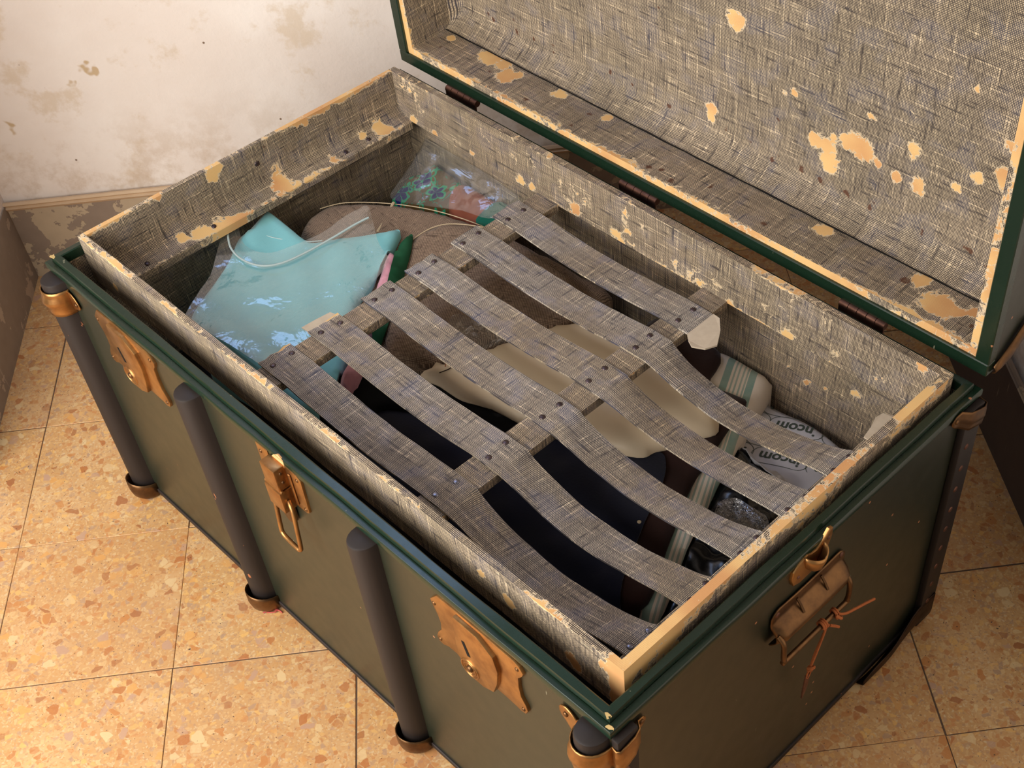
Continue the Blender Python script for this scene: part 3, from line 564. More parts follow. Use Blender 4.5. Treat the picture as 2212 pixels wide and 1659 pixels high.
# rim: outer binding and the raised lip inside it, one of each per side, mitred by small overlaps in the corners
def rim_profile(kind):
    if kind == 'binding': return [(-0.0022, -0.0085), (-0.0022, -0.001), (-0.0010, 0.0008), (0.0052, 0.0008), (0.0052, -0.003), (0.0003, -0.0085)]
    return [(0.0060, -0.004), (0.0058, 0.0068), (0.0066, 0.0092), (0.0146, 0.0100), (0.0160, 0.0088), (0.0160, -0.004)]
def rim_run(name, kind, side, mat):
    prof = rim_profile(kind); n = len(prof); L = 1.0 if side in 'fb' else D; nseg = 40
    vs = []; fs = []
    for k in range(nseg + 1):
        for a, b_ in prof:
            t_ = a + (L - 2 * a) * k / nseg
            w = 0.0008 * noise.noise(Vector((t_ * 14, a * 90, ord(side[0])))) * (1 if 0 < k < nseg else 0)
            z = H + b_ + w
            if side == 'f': q = (t_, a + w, z)
            elif side == 'b': q = (t_, D - a - w, z)
            elif side == 'l': q = (a + w, t_, z)
            else: q = (1 - a - w, t_, z)
            vs.append(q)
    for k in range(nseg):
        for i in range(n): fs.append((k * n + i, (k + 1) * n + i, (k + 1) * n + (i + 1) % n, k * n + (i + 1) % n))
    fs.append(tuple(range(n))); fs.append(tuple(nseg * n + i for i in range(n))[::-1])
    bm = bmesh.new(); vv = [bm.verts.new(v) for v in vs]
    for f in fs: bm.faces.new([vv[i] for i in f])
    bmesh.ops.recalc_face_normals(bm, faces=bm.faces[:])
    return from_bm(name, bm, mat, T, smooth=40)
for sd in 'fblr':
    rim_run('rim_binding', 'binding', sd, M_RIM); rim_run('rim_lip', 'lip', sd, M_RIM)
def flake(name, c, r, mat, parent, h=0.0012, seed=0, n=9, nrm=(0, 0, 1)):
    rnd = random.Random(seed); nrm = Vector(nrm).normalized(); a = Vector((1, 0, 0)) if abs(nrm.x) < 0.9 else Vector((0, 1, 0))
    x = (a - nrm * a.dot(nrm)).normalized(); y = nrm.cross(x); vs = []
    for k in range(n):
        q = r * rnd.uniform(0.5, 1.2); t_ = 2 * math.pi * k / n; vs.append(Vector(c) + x * (q * math.cos(t_) * 1.6) + y * (q * math.sin(t_)))
    m = len(vs); top = [v + nrm * h for v in vs]
    return mesh(name, vs + top, [tuple(range(m))[::-1], tuple(range(m, 2 * m))] + [(i, (i + 1) % m, m + (i + 1) % m, m + i) for i in range(m)], mat, parent)
flake('paint_chip', (0.9905, 0.0075, H + 0.0085), 0.0030, M_RAWGREEN, T, 0.0015, 3, nrm=(0.5, -0.5, 0.7)); flake('paint_chip', (0.9975, 0.0025, H + 0.001), 0.0026, M_RAWGREEN, T, 0.0012, 5, nrm=(0.5, -0.6, 0.6))
flake('paint_chip', (0.0085, 0.0075, H + 0.0085), 0.0034, M_RAWGREEN, T, 0.0012, 9)
flake('paint_chip', (0.495, -0.0012, 0.4085), 0.0105, M_TAN, T, 0.002, 12, nrm=(0, -1, 0.2))
# dark strip along the foot of each side
for nm, lo, hi in (('foot_binding', (0, -0.0025, -0.001), (1, 0.001, 0.008)), ('foot_binding', (1 - .001, 0, -0.001), (1.0025, D, 0.008)),
                   ('foot_binding', (0, D - .001, -0.001), (1, D + .0025, 0.008)), ('foot_binding', (-.0025, 0, -0.001), (.001, D, 0.008))):
    box(nm, lo, hi, M_POST, T, 0.001)
# wooden posts
def half_round(name, cx, z0, z1, w, d, mat, parent, back=False):
    vs = []; fs = []; seg = 12; rows = [(z0, 1.0), (z1 - 0.004, 1.0), (z1 - 0.0012, 0.96), (z1, 0.86)]
    for z, sc in rows:
        for k in range(seg + 1):
            th = math.pi * k / seg; x = cx - math.cos(th) * w / 2 * (1 if sc == 1 else sc); y = -math.sin(th) ** 0.8 * d * sc
            vs.append((x, (D - y) if back else y, z))
    m = seg + 1
    for r_ in range(len(rows) - 1):
        for k in range(seg): fs.append((r_ * m + k, r_ * m + k + 1, (r_ + 1) * m + k + 1, (r_ + 1) * m + k))
        fs.append((r_ * m + seg, r_ * m, (r_ + 1) * m, (r_ + 1) * m + seg))
    fs.append(tuple(range((len(rows) - 1) * m, len(rows) * m))); fs.append(tuple(range(m))[::-1])
    bm = bmesh.new(); vv = [bm.verts.new(v) for v in vs]
    for f in fs: bm.faces.new([vv[i] for i in f])
    bmesh.ops.recalc_face_normals(bm, faces=bm.faces[:])
    return from_bm(name, bm, mat, parent, smooth=40)
PX = (0.0178, 0.323, 0.6465, 0.981)
for cx in PX: half_round('post', cx, 0.004, 0.404, 0.0355, 0.0235, M_POST, T)
def corner_slab(y0, y1):
    o = box('corner_batten', (1.0, y0, 0.002), (1.0095, y1, 0.404), M_POST, T, 0.002, 2)
    z = 0.05
    while z < 0.39:
        dome('rivet', (1.0095, (y0 + y1) / 2 - 0.004, z), (1, 0, 0), 0.0042, 0.0014, M_RUST, o, 8); z += 0.037
corner_slab(0.0, 0.0275); corner_slab(D - 0.034, D)
# brass shoes under the posts
def shoe(cx, w=0.047, d=0.031):
    vs = []; fs = []; seg = 14; rows = [(0.030, 1.0), (0.022, 1.02), (0.010, 1.02), (0.000, 0.96), (-0.006, 0.82), (-0.0098, 0.55)]
    for z, sc in rows:
        for k in range(seg + 1):
            th = math.pi * k / seg; zz = z - (0.010 * (1 - math.sin(th)) if z > 0.02 else 0)
            vs.append((cx - math.cos(th) * w / 2 * (0.55 + 0.45 * sc), -math.sin(th) ** 0.8 * d * sc, zz))
    m = seg + 1
    for r_ in range(len(rows) - 1):
        for k in range(seg): fs.append((r_ * m + k, r_ * m + k + 1, (r_ + 1) * m + k + 1, (r_ + 1) * m + k))
    fs.append(tuple(range((len(rows) - 1) * m, len(rows) * m)))
    o = mesh('brass_shoe', vs, fs, M_COPPER, T, smooth=60)
    md = o.modifiers.new('Solidify', 'SOLIDIFY'); md.thickness = 0.0012; md.offset = 0
    dome('rivet', (cx - w / 2 + 0.003, -0.012, 0.012), (-1, -0.4, 0), 0.0028, 0.0014, M_RUST, o, 8)
for cx in PX[:3]: shoe(cx)
shoe(PX[3], 0.05, 0.032)
# brass corner at the foot of the rear right corner
def foot_corner():
    vs = []; fs = []; rows = 7; cols = 18
    for c_ in range(cols + 1):
        s_ = c_ / cols
        if s_ < 0.75: q = Vector((1.0105 + 0.002 * math.sin(s_ * 9), D - 0.15 + 0.15 * s_ / 0.75, 0)); top = 0.006 + 0.052 * (s_ / 0.75) ** 1.3 + 0.006 * math.sin(s_ * 14)
        else: q = Vector((1.0105 - 0.12 * (s_ - 0.75) / 0.25, D + 0.003, 0)); top = 0.058 - 0.05 * (s_ - 0.75) / 0.25
        for r_ in range(rows + 1):
            w = r_ / rows; z = top + (-0.0095 - top) * w
            k = 0.35 * (1 - math.cos(min(1, max(0, (w - 0.6) / 0.4)) * math.pi / 2)) * 0.03
            vs.append((q.x - (k if s_ < 0.75 else 0), q.y - (k if s_ >= 0.75 else 0), z))
    m = rows + 1
    for c_ in range(cols):
        for r_ in range(rows): fs.append((c_ * m + r_, (c_ + 1) * m + r_, (c_ + 1) * m + r_ + 1, c_ * m + r_ + 1))
    o = mesh('foot_corner', vs, fs, M_DKMETAL, T, smooth=60, label='dark worn metal foot corner')
    md = o.modifiers.new('Solidify', 'SOLIDIFY'); md.thickness = 0.0015; md.offset = 0
foot_corner()
# wrap-round brass corner straps near the rim
def strap_corner(name, path, mat, parent, th=0.0014, rivets=()):
    """path: (x, y, ztop, zbot, bulge) stations"""
    P_ = path; rows = 8; vs = []; fs = []; n = len(P_)
    for i, (x, y, zt, zb, bu) in enumerate(P_):
        a = Vector((P_[max(i - 1, 0)][0], P_[max(i - 1, 0)][1], 0)); c_ = Vector((P_[min(i + 1, n - 1)][0], P_[min(i + 1, n - 1)][1], 0))
        d = (c_ - a).normalized(); nr = Vector((d.y, -d.x, 0))
        for r_ in range(rows + 1):
            w = r_ / rows; k = math.exp(-((w - 0.45) / 0.16) ** 2) * bu
            vs.append(Vector((x, y, zt + (zb - zt) * w)) + nr * k)
    m = rows + 1
    for i in range(n - 1):
        for r_ in range(rows): fs.append((i * m + r_, (i + 1) * m + r_, (i + 1) * m + r_ + 1, i * m + r_ + 1))
    o = mesh(name, vs, fs, mat, parent, smooth=60)
    md = o.modifiers.new('Solidify', 'SOLIDIFY'); md.thickness = th; md.offset = 0
    for c_, nn in rivets: dome('rivet', c_, nn, 0.0032, 0.0016, M_COPPER, o, 8)
    return o
def around(cx, w, d, n, zt, zb, bu):
    out = []
    for k in range(n + 1):
        th = math.pi * k / n; out.append((cx - math.cos(th) * w / 2, -math.sin(th) ** 0.8 * d, zt, zb, bu * math.sin(th)))
    return out
pathB = [(0.9355, -0.0028, 0.393, 0.386, 0), (0.938, -0.0028, 0.3975, 0.381, 0), (0.945, -0.0028, 0.400, 0.374, 0), (0.952, -0.0030, 0.398, 0.365, 0), (0.9585, -0.0034, 0.393, 0.360, 0)]
pathB += around(0.981, 0.041, 0.0265, 12, 0.392, 0.3545, 0.0042)
pathB += [(1.0085, -0.0015, 0.392, 0.355, 0.002), (1.0115, 0.001, 0.392, 0.355, 0), (1.0118, 0.010, 0.394, 0.358, 0), (1.0118, 0.020, 0.396, 0.364, 0), (1.0095, 0.0285, 0.398, 0.373, 0), (1.0030, 0.033, 0.3985, 0.380, 0), (1.0024, 0.040, 0.397, 0.384, 0), (1.0024, 0.0435, 0.393, 0.389, 0)]
strap_corner('brass_corner', pathB, M_BRASS, T, rivets=[((0.9445, -0.0040, 0.388), (0, -1, 0)), ((1.0036, 0.0375, 0.391), (1, 0, 0))])
pathA = [(-0.003, 0.045, 0.393, 0.389, 0), (-0.003, 0.03, 0.397, 0.375, 0), (-0.004, 0.004, 0.394, 0.357, 0)] + around(0.0178, 0.041, 0.0265, 12, 0.393, 0.3555, 0.0042)
pathA += [(0.041, -0.0032, 0.3925, 0.362, 0), (0.047, -0.0028, 0.391, 0.3645, 0), (0.053, -0.0028, 0.387, 0.367, 0), (0.0575, -0.0028, 0.381, 0.370, 0), (0.0595, -0.0028, 0.376, 0.373, 0)]
strap_corner('brass_corner', pathA, M_BRASS, T, rivets=[((0.0525, -0.0040, 0.376), (0, -1, 0))])
pathC = [(1.0032, 0.535, 0.405, 0.401, 0), (1.0035, 0.541, 0.4115, 0.394, 0), (1.0045, 0.550, 0.4135, 0.388, 0), (1.0118, 0.559, 0.411, 0.383, 0.001), (1.0125, 0.572, 0.406, 0.379, 0.002), (1.0125, 0.586, 0.401, 0.374, 0.002), (1.010, 0.594, 0.400, 0.373, 0.001), (1.000, 0.5955, 0.400, 0.373, 0), (0.985, 0.5955, 0.402, 0.375, 0), (0.95, 0.5935, 0.405, 0.390, 0)]
strap_corner('brass_corner', pathC, M_COPPER, T, rivets=[((1.0046, 0.5425, 0.4035), (1, 0, 0))])

# ------------------------------------------------------------------ locks, hasp, handle
def fr(a, b_, h): return (a, -h, b_)
def lock(cx):
    s_ = [(-.064, .086), (-.069, .0795), (-.0665, .072), (-.061, .0585), (-.059, .047), (-.0605, .033), (-.068, .0215), (-.0715, .012), (-.069, .0045), (-.062, .0035), (-.053, .0085), (-.040, .009),
          (-.029, .002), (-.017, -.0015), (-.003, -.001), (.010, .0025), (.022, .0075), (.035, .0075), (.050, .0065), (.057, .0045), (.064, .007), (.0675, .015), (.066, .023), (.060, .034), (.0585, .050),
          (.060, .068), (.066, .076), (.0685, .083), (.064, .091), (.056, .0945), (.030, .0955), (-.010, .0965), (-.040, .0965), (-.056, .0955)]
    pts = [(cx + a, 0.3115 + b_) for a, b_ in s_]
    pl = prism('lock', pts[::-1], fr, 0.0, 0.0042, M_BRASS, T, 0.0012)
    hx = [(-.026, .0935), (.0085, .0925), (.030, .078), (.0345, .056), (.030, .030), (.022, .008), (.006, .0005), (-.012, -.0002), (-.026, .010), (-.030, .045), (-.0285, .075)]
    prism('housing', [(cx + a, 0.3115 + b_) for a, b_ in hx][::-1], fr, 0.0035, 0.0096, M_BRASS, pl, 0.0013)
    slot = [(-.0170, .0615), (-.0125, .0630), (-.0065, .0415), (-.0110, .0400)]
    prism('keyhole', [(cx + a - .001, 0.3115 + b_) for a, b_ in slot][::-1], fr, 0.009, 0.0099, M_DARK, pl)
    c = Vector((cx - .012, -0.0096, 0.3115 + .0165))
    for r_, tr in ((0.0130, 0.0011), (0.0088, 0.0008)):
        tube('dial_ring', [c + Vector((math.cos(k / 28 * 2 * math.pi) * r_, 0, math.sin(k / 28 * 2 * math.pi) * r_)) for k in range(28)], tr, M_BRASS, pl, 6, True)
    dome('dial', c, (0, -1, 0), 0.0046, 0.003, M_COPPER, pl, 12)
    for a, b_ in ((-.0625, .0775), (-.0655, .0115), (.0615, .0135), (.0605, .0845)): dome('rivet', (cx + a, -0.0042, 0.3115 + b_), (0, -1, 0), 0.0027, 0.0013, M_COPPER, pl, 8)
lock(0.1755); lock(0.8185)
def hasp():
    base = prism('hasp', [(.455, .410), (.478, .411), (.481, .385), (.505, .385), (.508, .4095), (.531, .4095), (.5365, .404), (.5345, .350), (.530, .346), (.510, .345), (.478, .345), (.456, .350)][::-1], fr, 0.0, 0.0032, M_BRASS, T, 0.0006)
    bm = bmesh.new(); bm_box(bm, (.4815, -.0175, .3765), (.5085, -.002, .410), 0.0016, 2); from_bm('hasp_box', bm, M_BRASS, base, smooth=35)
    bm = bmesh.new(); bm_box(bm, (.4800, -.0192, .342), (.5095, -.002, .3752), 0.0016, 2); from_bm('hasp_lever', bm, M_BRASS, base, smooth=35)
    tube('hinge_pin', [(.4785, -.0150, .3758), (.511, -.0150, .3758)], 0.0024, M_BRASS, base, 8)
    box('hasp_rib', (.5145, -.0056, .352), (.5185, -.003, .403), M_BRASS, base, 0.001)
    prism('tongue', [(.488 + .0125 * math.cos(k / 14 * math.pi - math.pi), .318 + .0165 * math.sin(k / 14 * math.pi - math.pi)) for k in range(15)] + [(.5005, .343), (.4755, .343)], fr, 0.002, 0.0075, M_COPPER, base, 0.0006)
    loop = [(.5105, -.0110, .3585), (.5150, -.0130, .3570), (.5200, -.0150, .350), (.5250, -.0195, .325), (.5290, -.0235, .3025), (.5280, -.0245, .2990), (.5240, -.0250, .2985), (.5020, -.0240, .2985), (.4950, -.0235, .3005), (.4915, -.0225, .306), (.4860, -.0170, .335), (.4815, -.0130, .352), (.4800, -.0120, .354)]
    tube('bail', spline(loop, 3), 0.0027, M_BRASS, base, 8)
    for a, b_ in ((.462, .400), (.529, .352), (.5295, .401)): dome('rivet', (a, -.0032, b_), (0, -1, 0), 0.0026, 0.0012, M_COPPER, base, 8)
    for zz in (.402, .388): dome('rivet', (.5085, -.0095, zz), (1, 0, 0), 0.0024, 0.0012, M_COPPER, base, 8)
hasp()
def rt(a, b_, h): return (1.0 + h, a, b_)
def side_handle():
    vs = []; fs = []; nu, nv = 28, 14; y0, y1 = 0.231, 0.353
    for i in range(nu + 1):
        u = i / nu; y = y0 + (y1 - y0) * u
        endf = min(1.0, min(u, 1 - u) / 0.07); sm = endf * endf * (3 - 2 * endf)
        zt = 0.3610 - 0.010 * (1 - min(1.0, min(u, 1 - u) / 0.10)) ** 2 - 0.003 * math.sin(math.pi * u); zb = 0.307
        for j in range(nv + 1):
            w = j / nv; z = zt + (zb - zt) * w
            roll = max(0.0, math.sin(min(1, max(0, (w - 0.34) / 0.66)) * math.pi)) ** 0.9
            bulge = 0.0024 + (0.0165 * (0.55 + 0.45 * sm)) * roll
            vs.append((1.0 + bulge, y, z))
    m = nv + 1
    for i in range(nu):
        for j in range(nv): fs.append((i * m + j, (i + 1) * m + j, (i + 1) * m + j + 1, i * m + j + 1))
    o = mesh('handle_plate', vs, fs, M_COPPER, T, smooth=60)
    md = o.modifiers.new('Solidify', 'SOLIDIFY'); md.thickness = 0.0016; md.offset = 0
    for y in (0.240, 0.346): dome('rivet', (1.0030, y, 0.352), (1, 0, 0), 0.0036, 0.0016, M_RUST, o, 8)
    for y in (0.272, 0.312): tube('dimple', [(1.0035, y, 0.349), (1.0085, y, 0.343), (1.014, y, 0.334)], 0.0016, M_COPPER, o, 6)
    lp = [(1.012, 0.2325, 0.329), (1.020, 0.2325, 0.323), (1.0215, 0.2325, 0.303), (1.0215, 0.2345, 0.2925), (1.0215, 0.240, 0.2905), (1.0215, 0.336, 0.2905), (1.0215, 0.341, 0.2925), (1.0215, 0.3435, 0.303), (1.020, 0.3435, 0.323), (1.012, 0.3435, 0.329)]
    tube('handle_bail', spline(lp, 3), 0.0032, M_COPPER, o, 8)
    # open cup of the missing side clasp above it
    cup = [(0.258, .392), (0.2615, .380), (0.272, .3755), (0.290, .3755), (0.304, .380), (0.316, .394), (0.3215, .410), (0.321, .421), (0.315, .4235), (0.309, .416), (0.303, .4115), (0.296, .407), (0.288, .4085), (0.281, .413), (0.268, .410), (0.260, .402)]
    c_ = prism('clasp_plate', cup, rt, 0.0, 0.0042, M_BRASS, T, 0.0014)
    vs = []; fs = []; seg = 12
    for k in range(seg + 1):
        th = math.pi * k / seg
        for z, rr in ((0.4085, 1.0), (0.400, 0.98), (0.390, 0.80), (0.381, 0.35)): vs.append((1.003 + 0.0145 * math.sin(th) * rr, 0.2915 - 0.0150 * math.cos(th) * rr, z + 0.004 * abs(math.cos(th))))
    for k in range(seg):
        for j in range(3): fs.append((k * 4 + j, (k + 1) * 4 + j, (k + 1) * 4 + j + 1, k * 4 + j + 1))
    cu = mesh('clasp_cup', vs, fs, M_BRASS, c_, smooth=60); md = cu.modifiers.new('Solidify', 'SOLIDIFY'); md.thickness = 0.0014; md.offset = 0
    flake('bare_patch', (1.0002, 0.289, 0.4085), 0.008, M_TAN, c_, 0.0006, 4, nrm=(1, 0, 0))
    for y, z in ((0.268, .389), (0.314, .411)): dome('rivet', (1.0042, y, z), (1, 0, 0), 0.0024, 0.0012, M_RUST, c_, 8)
side_handle()
for x in (0.134, 0.479, 0.836):
    hb = empty('hinge', (x, D + 0.004, 0.426), parent=T)
    for k in range(5):
        bm = bmesh.new(); r_ = bmesh.ops.create_cone(bm, cap_ends=True, segments=12, radius1=0.0052, radius2=0.0052, depth=0.0122)
        bmesh.ops.rotate(bm, verts=bm.verts, matrix=Matrix.Rotation(math.pi / 2, 3, 'Y')); bmesh.ops.translate(bm, verts=bm.verts, vec=(x - 0.026 + k * 0.013, D + 0.0035, 0.4275))
        from_bm('knuckle', bm, M_RUST, hb, smooth=40)
    box('hinge_leaf', (x - 0.032, D - 0.001, 0.402), (x + 0.032, D + 0.0012, 0.4255), M_RUST, hb)

# ------------------------------------------------------------------ the lid, standing upright on its hinges
LA = 0.0314; HG = Vector((0, 0.5972, 0.4327))
def ld(x, d, h): return Vector((x, HG.y + d * math.cos(LA) - h * math.sin(LA), HG.z + d * math.sin(LA) + h * math.cos(LA)))
LH = 0.590; LD_ = 0.112
LID = empty('lid', ld(0.5, 0.05, 0.02), parent=T)
def lid_box(name, lo, hi, mat):
    bm = bmesh.new(); bm_box(bm, lo, hi, 0.0012)
    for v in bm.verts: v.co = ld(*v.co)
    return from_bm(name, bm, mat, LID, smooth=35)
gw = 0.0165
lid_box('lid_back', (0.002, LD_ - 0.006, 0.002), (0.998, LD_, LH - .002), M_GREEN)
for nm, lo, hi in (('lid_side', (0, 0, 0), (1, LD_ - .006, 0.008)), ('lid_side', (0, 0, LH - .008), (1, LD_ - .006, LH)), ('lid_side', (0, 0, .008), (.008, LD_ - .006, LH - .008)), ('lid_side', (1 - .008, 0, .008), (1, LD_ - .006, LH - .008))):
    lid_box(nm, lo, hi, M_GREEN)
for nm, lo, hi in (('lid_rim', (-.001, -0.003, -.001), (1.001, 0.012, gw)), ('lid_rim', (-.001, -0.003, LH - gw), (1.001, 0.012, LH + .001)), ('lid_rim', (-.001, -0.0032, gw), (gw, 0.012, LH - gw)), ('lid_rim', (1 - gw, -0.0032, gw), (1.001, 0.012, LH - gw))):
    lid_box(nm, lo, hi, M_RIM)
iw = 0.0270
def lid_edge_peel(p, n): return 0.33 + 0.45 * nz(p, 13, 2.0) + (0.22 if p.z < 0.47 else 0.12)
class LidSheet(Sheet):
    pass
def lsheet(fn, nu, nv, lu, lv, peel, rust=None, flip=False, name='lid_lining', u0=0, v0=0):
    s_ = Sheet(); o = 0
    for i in range(nu + 1):
        for j in range(nv + 1):
            q = fn(i / nu, j / nv); s_.v.append(ld(*q)); s_.uv.append((u0 + lu * i / nu, v0 + lv * j / nv)); s_.a.append(peel(q)); s_.b.append(rust(q) if rust else 0.0)
    for i in range(nu):
        for j in range(nv):
            k = (i * (nv + 1) + j, (i + 1) * (nv + 1) + j, (i + 1) * (nv + 1) + j + 1, i * (nv + 1) + j + 1); s_.f.append(k[::-1] if flip else k)
    return s_
# edge strips of the lining (their flat front edge is mostly worn to bare card)
def strip(lo, hi, along):
    d = [hi[k] - lo[k] for k in range(3)]
    def pe(q):
        h_ = min(q[2], LH - q[2]); xx = min(q[0], 1 - q[0]); dd = min(h_, xx) - gw
        return 0.54 + 0.55 * noise.noise(Vector((q[0] * 16, q[2] * 16, 3.3))) - max(0, dd - 0.004) * 14
    if along == 'x': s_ = lsheet(lambda a, b_: (lo[0] + d[0] * a, lo[1], lo[2] + d[2] * b_), 150, 3, d[0], d[2], pe, flip=True)
    else: s_ = lsheet(lambda a, b_: (lo[0] + d[0] * a, lo[1], lo[2] + d[2] * b_), 3, 90, d[0], d[2], pe, flip=True)
    return s_
allS = Sheet()
def add(s_):
    o = len(allS.v); allS.v += s_.v; allS.uv += s_.uv; allS.a += s_.a; allS.b += s_.b; allS.f += [tuple(i + o for i in f) for f in s_.f]
add(strip((gw, 0.001, gw), (1 - gw, 0.001, iw), 'x')); add(strip((gw, 0.001, LH - iw), (1 - gw, 0.001, LH - gw), 'x'))
add(strip((gw, 0.001, iw), (iw, 0.001, LH - iw), 'z')); add(strip((1 - iw, 0.001, iw), (1 - gw, 0.001, LH - iw), 'z'))
fl = 0.0005
CD = 0.0655                                                  # depth of the crease where side and panel linings meet
def bpeel(q): return max(blob(BOTPEEL, q[0], q[1]), edge(q[1] - 0.001, (q[0], q[1], 0), 0.012, 0.42, 12, 1.0)) + 0.08
def brust(q): return blob(BOTRUST, q[0], q[1])
add(lsheet(lambda a, b_: (iw + (1 - 2 * iw) * a, 0.001 + (CD + .004) * b_, iw), 160, 12, 1 - 2 * iw, CD, bpeel, brust))
add(lsheet(lambda a, b_: (iw + (1 - 2 * iw) * a, 0.001 + (CD + .004) * b_, LH - iw), 60, 6, 1 - 2 * iw, CD, lambda q: 0.1, flip=True))
add(lsheet(lambda a, b_: (iw, 0.001 + (CD + .0115) * b_, iw + (LH - 2 * iw) * a), 90, 8, LH - 2 * iw, CD, lambda q: 0.1 + edge(q[1], (q[1], q[2], 0), 0.008, 0.35, 12, 4.0), flip=True))
add(lsheet(lambda a, b_: (1 - iw, 0.001 + (CD + .0115) * b_, iw + (LH - 2 * iw) * a), 90, 8, LH - 2 * iw, CD, lambda q: 0.1 + edge(q[1], (q[1], q[2], 0), 0.008, 0.35, 12, 4.0)))
allS.make('lid_lining', M_LIN, LID)
# the dished main panel: a cove runs from the crease up to the flat
def cove(d): 
    pr = [(0, CD), (0.004, CD + 0.0095), (0.010, CD + 0.0190), (0.0155, CD + 0.0255), (0.020, CD + 0.0290), (0.027, CD + 0.0315), (0.045, CD + 0.0330), (0.07, CD + 0.0345), (0.1, CD + 0.035)]
    for (a, da), (b_, db) in zip(pr, pr[1:]):
        if d <= b_: return da + (db - da) * (d - a) / (b_ - a)
    return CD + 0.035
def panel(a, b_):
    x = iw + (1 - 2 * iw) * a; h = iw + (LH - 2 * iw) * b_
    dh = min(h - iw, LH - iw - h); dx = min(x - iw, 1 - iw - x)
    sx = min(1.0, dx / 0.02)
    d = min(cove(dh), CD + 0.012 + cove(dx) - CD)
    d = -0.003 * math.log(math.exp(-cove(dh) / 0.003) + math.exp(-(0.010 + cove(dx * 1.4)) / 0.003))
    return (x, d + 0.0012 * noise.noise(Vector((x * 9, h * 9, 0))), h)
def ppeel(q): return max(blob(LIDPEEL, q[0], q[2]), 0.05 + 0.16 * noise.noise(Vector((q[0] * 7, q[2] * 7, 5))))
def arc(d_):
    pr = [0.0]; st = 0.002; k = 0
    return None
ARC = [0.0]
for k in range(600):
    d0_, d1_ = k * 0.001, (k + 1) * 0.001; ARC.append(ARC[-1] + math.hypot(0.001, cove(min(d1_, 0.568 - d1_ if d1_ > .28 else d1_)) - cove(min(d0_, 0.568 - d0_ if d0_ > .28 else d0_))))
def arcv(h): q = max(0.0, min(0.5985, h)) / 0.001; i_ = int(q); return ARC[i_] + (ARC[i_ + 1] - ARC[i_]) * (q - i_)
pan = lsheet(panel, 190, 110, 1 - 2 * iw, LH - 2 * iw, ppeel, lambda q: blob(LIDRUST, q[0], q[2]), flip=True)
for i_ in range(191):
    for j_ in range(111): pan.uv[i_ * 111 + j_] = (pan.uv[i_ * 111 + j_][0], arcv(pan.uv[i_ * 111 + j_][1]))
pan.make('lid_panel', M_LIN, LID, smooth=60)
tube('seam_shade', [ld(iw + 0.002 + (1 - 2 * iw - 0.004) * k / 40, CD - 0.0004, iw + 0.0010 + 0.0004 * math.sin(k * 2.3)) for k in range(41)], 0.0009, M_DARK, LID, 6)  # solid dark tube laid along the crease to imitate the shade of a gap
# bronze corner strap on the lid's hinge-side right corner
pathL = [(1.003, 0.006, 0.010, 0.000), (1.003, 0.020, 0.016, -0.004), (1.004, 0.036, 0.028, 0.000), (1.004, 0.052, 0.040, 0.010), (1.003, 0.066, 0.048, 0.024), (1.003, 0.070, 0.046, 0.034)]
vs = []; fs = []
for x, d, zt, zb in pathL:
    for r_ in range(5):
        w = r_ / 4; vs.append(ld(x + 0.004 * math.sin(w * math.pi), d, zt + (zb - zt) * w))
for i in range(len(pathL) - 1):
    for r_ in range(4): fs.append((i * 5 + r_, (i + 1) * 5 + r_, (i + 1) * 5 + r_ + 1, i * 5 + r_ + 1))
o = mesh('lid_corner', vs, fs, M_COPPER, LID, smooth=60); md = o.modifiers.new('Solidify', 'SOLIDIFY'); md.thickness = 0.0014; md.offset = 0
dome('lid_rivet', ld(1.008, 0.060, 0.036), (1, 0, 0), 0.0035, 0.0015, M_RUST, LID, 8)
# ------------------------------------------------------------------ the lift-out tray with its card straps
X0, X1, Y0, Y1, ZT = 0.0172, 0.9765, 0.0436, 0.5672, 0.4407
ZB = 0.3690; BT = 0.0105
TR = empty('tray', (0.5, 0.3, 0.36), 'wood tray lined in checked paper, resting inside the trunk', 'tray')
def pf_front(p, n):
    d = ZT - p.z
    f = edge(d, p, 0.006, 0.34, 15, 1.0)
    if n is not None and n.z > 0.5: f = 0.30 + 0.40 * nz(p, 15, 1.0) - (p.y - Y0 - 0.003) * 30
    if n is not None and n.y < -0.5: f = max(f, blob(TFPEEL, p.x, p.z))
    if p.x > 0.955: f = max(f, 0.72)
    return f + 0.05
def pf_back(p, n):
    f = edge(ZT - p.z, p, 0.008, 0.28, 10, 3.0)
    if n is not None and n.y < -0.5:
        f = max(f, blob(TBPEEL, p.x, p.z), min(0.36, blob(TBSCUFF, p.x, p.z) * 0.6), edge(p.z - ZB, p, 0.007, 0.32, 14, 6.0))
        f = max(f, 0.12 + 0.2 * nz(p, 11, 8.0))
    return f
def pf_right(p, n):
    f = edge(ZT - p.z, p, 0.007, 0.42, 12, 7.0)
    if n is not None and n.z > 0.5: f = 0.57 + 0.5 * nz(p, 16, 7.0) + (0.2 if p.y < 0.2 else -0.06) - max(0, 0.972 - p.x) * 10
    if n is not None and n.x > 0.5: f = 0.52 + 0.42 * nz(p, 11, 7.7) - (ZT - p.z) / 0.02 * 0.28 + (0.3 if p.y < 0.12 else 0)
    return f
def pf_left(p, n):
    f = edge(abs(ZT - p.z), p, 0.010, 0.50, 10, 9.0) if p.z > 0.42 else 0.0
    if p.z > 0.396: f = max(f, blob(TLPEEL, p.y, p.z))
    else: f = max(f, blob([(y, x, r) for x, y, r in BATPEEL], p.y, p.x), edge(abs(p.z - 0.3690) + max(0, 0.048 - p.x), p, 0.008, 0.34, 12, 2.0))
    return f + 0.06
s = Sheet(pf_front); s.box((X0, Y0, ZB), (X1, Y0 + BT * 0.8, ZT), 0.006); s.make('side_board', M_LIN, TR)
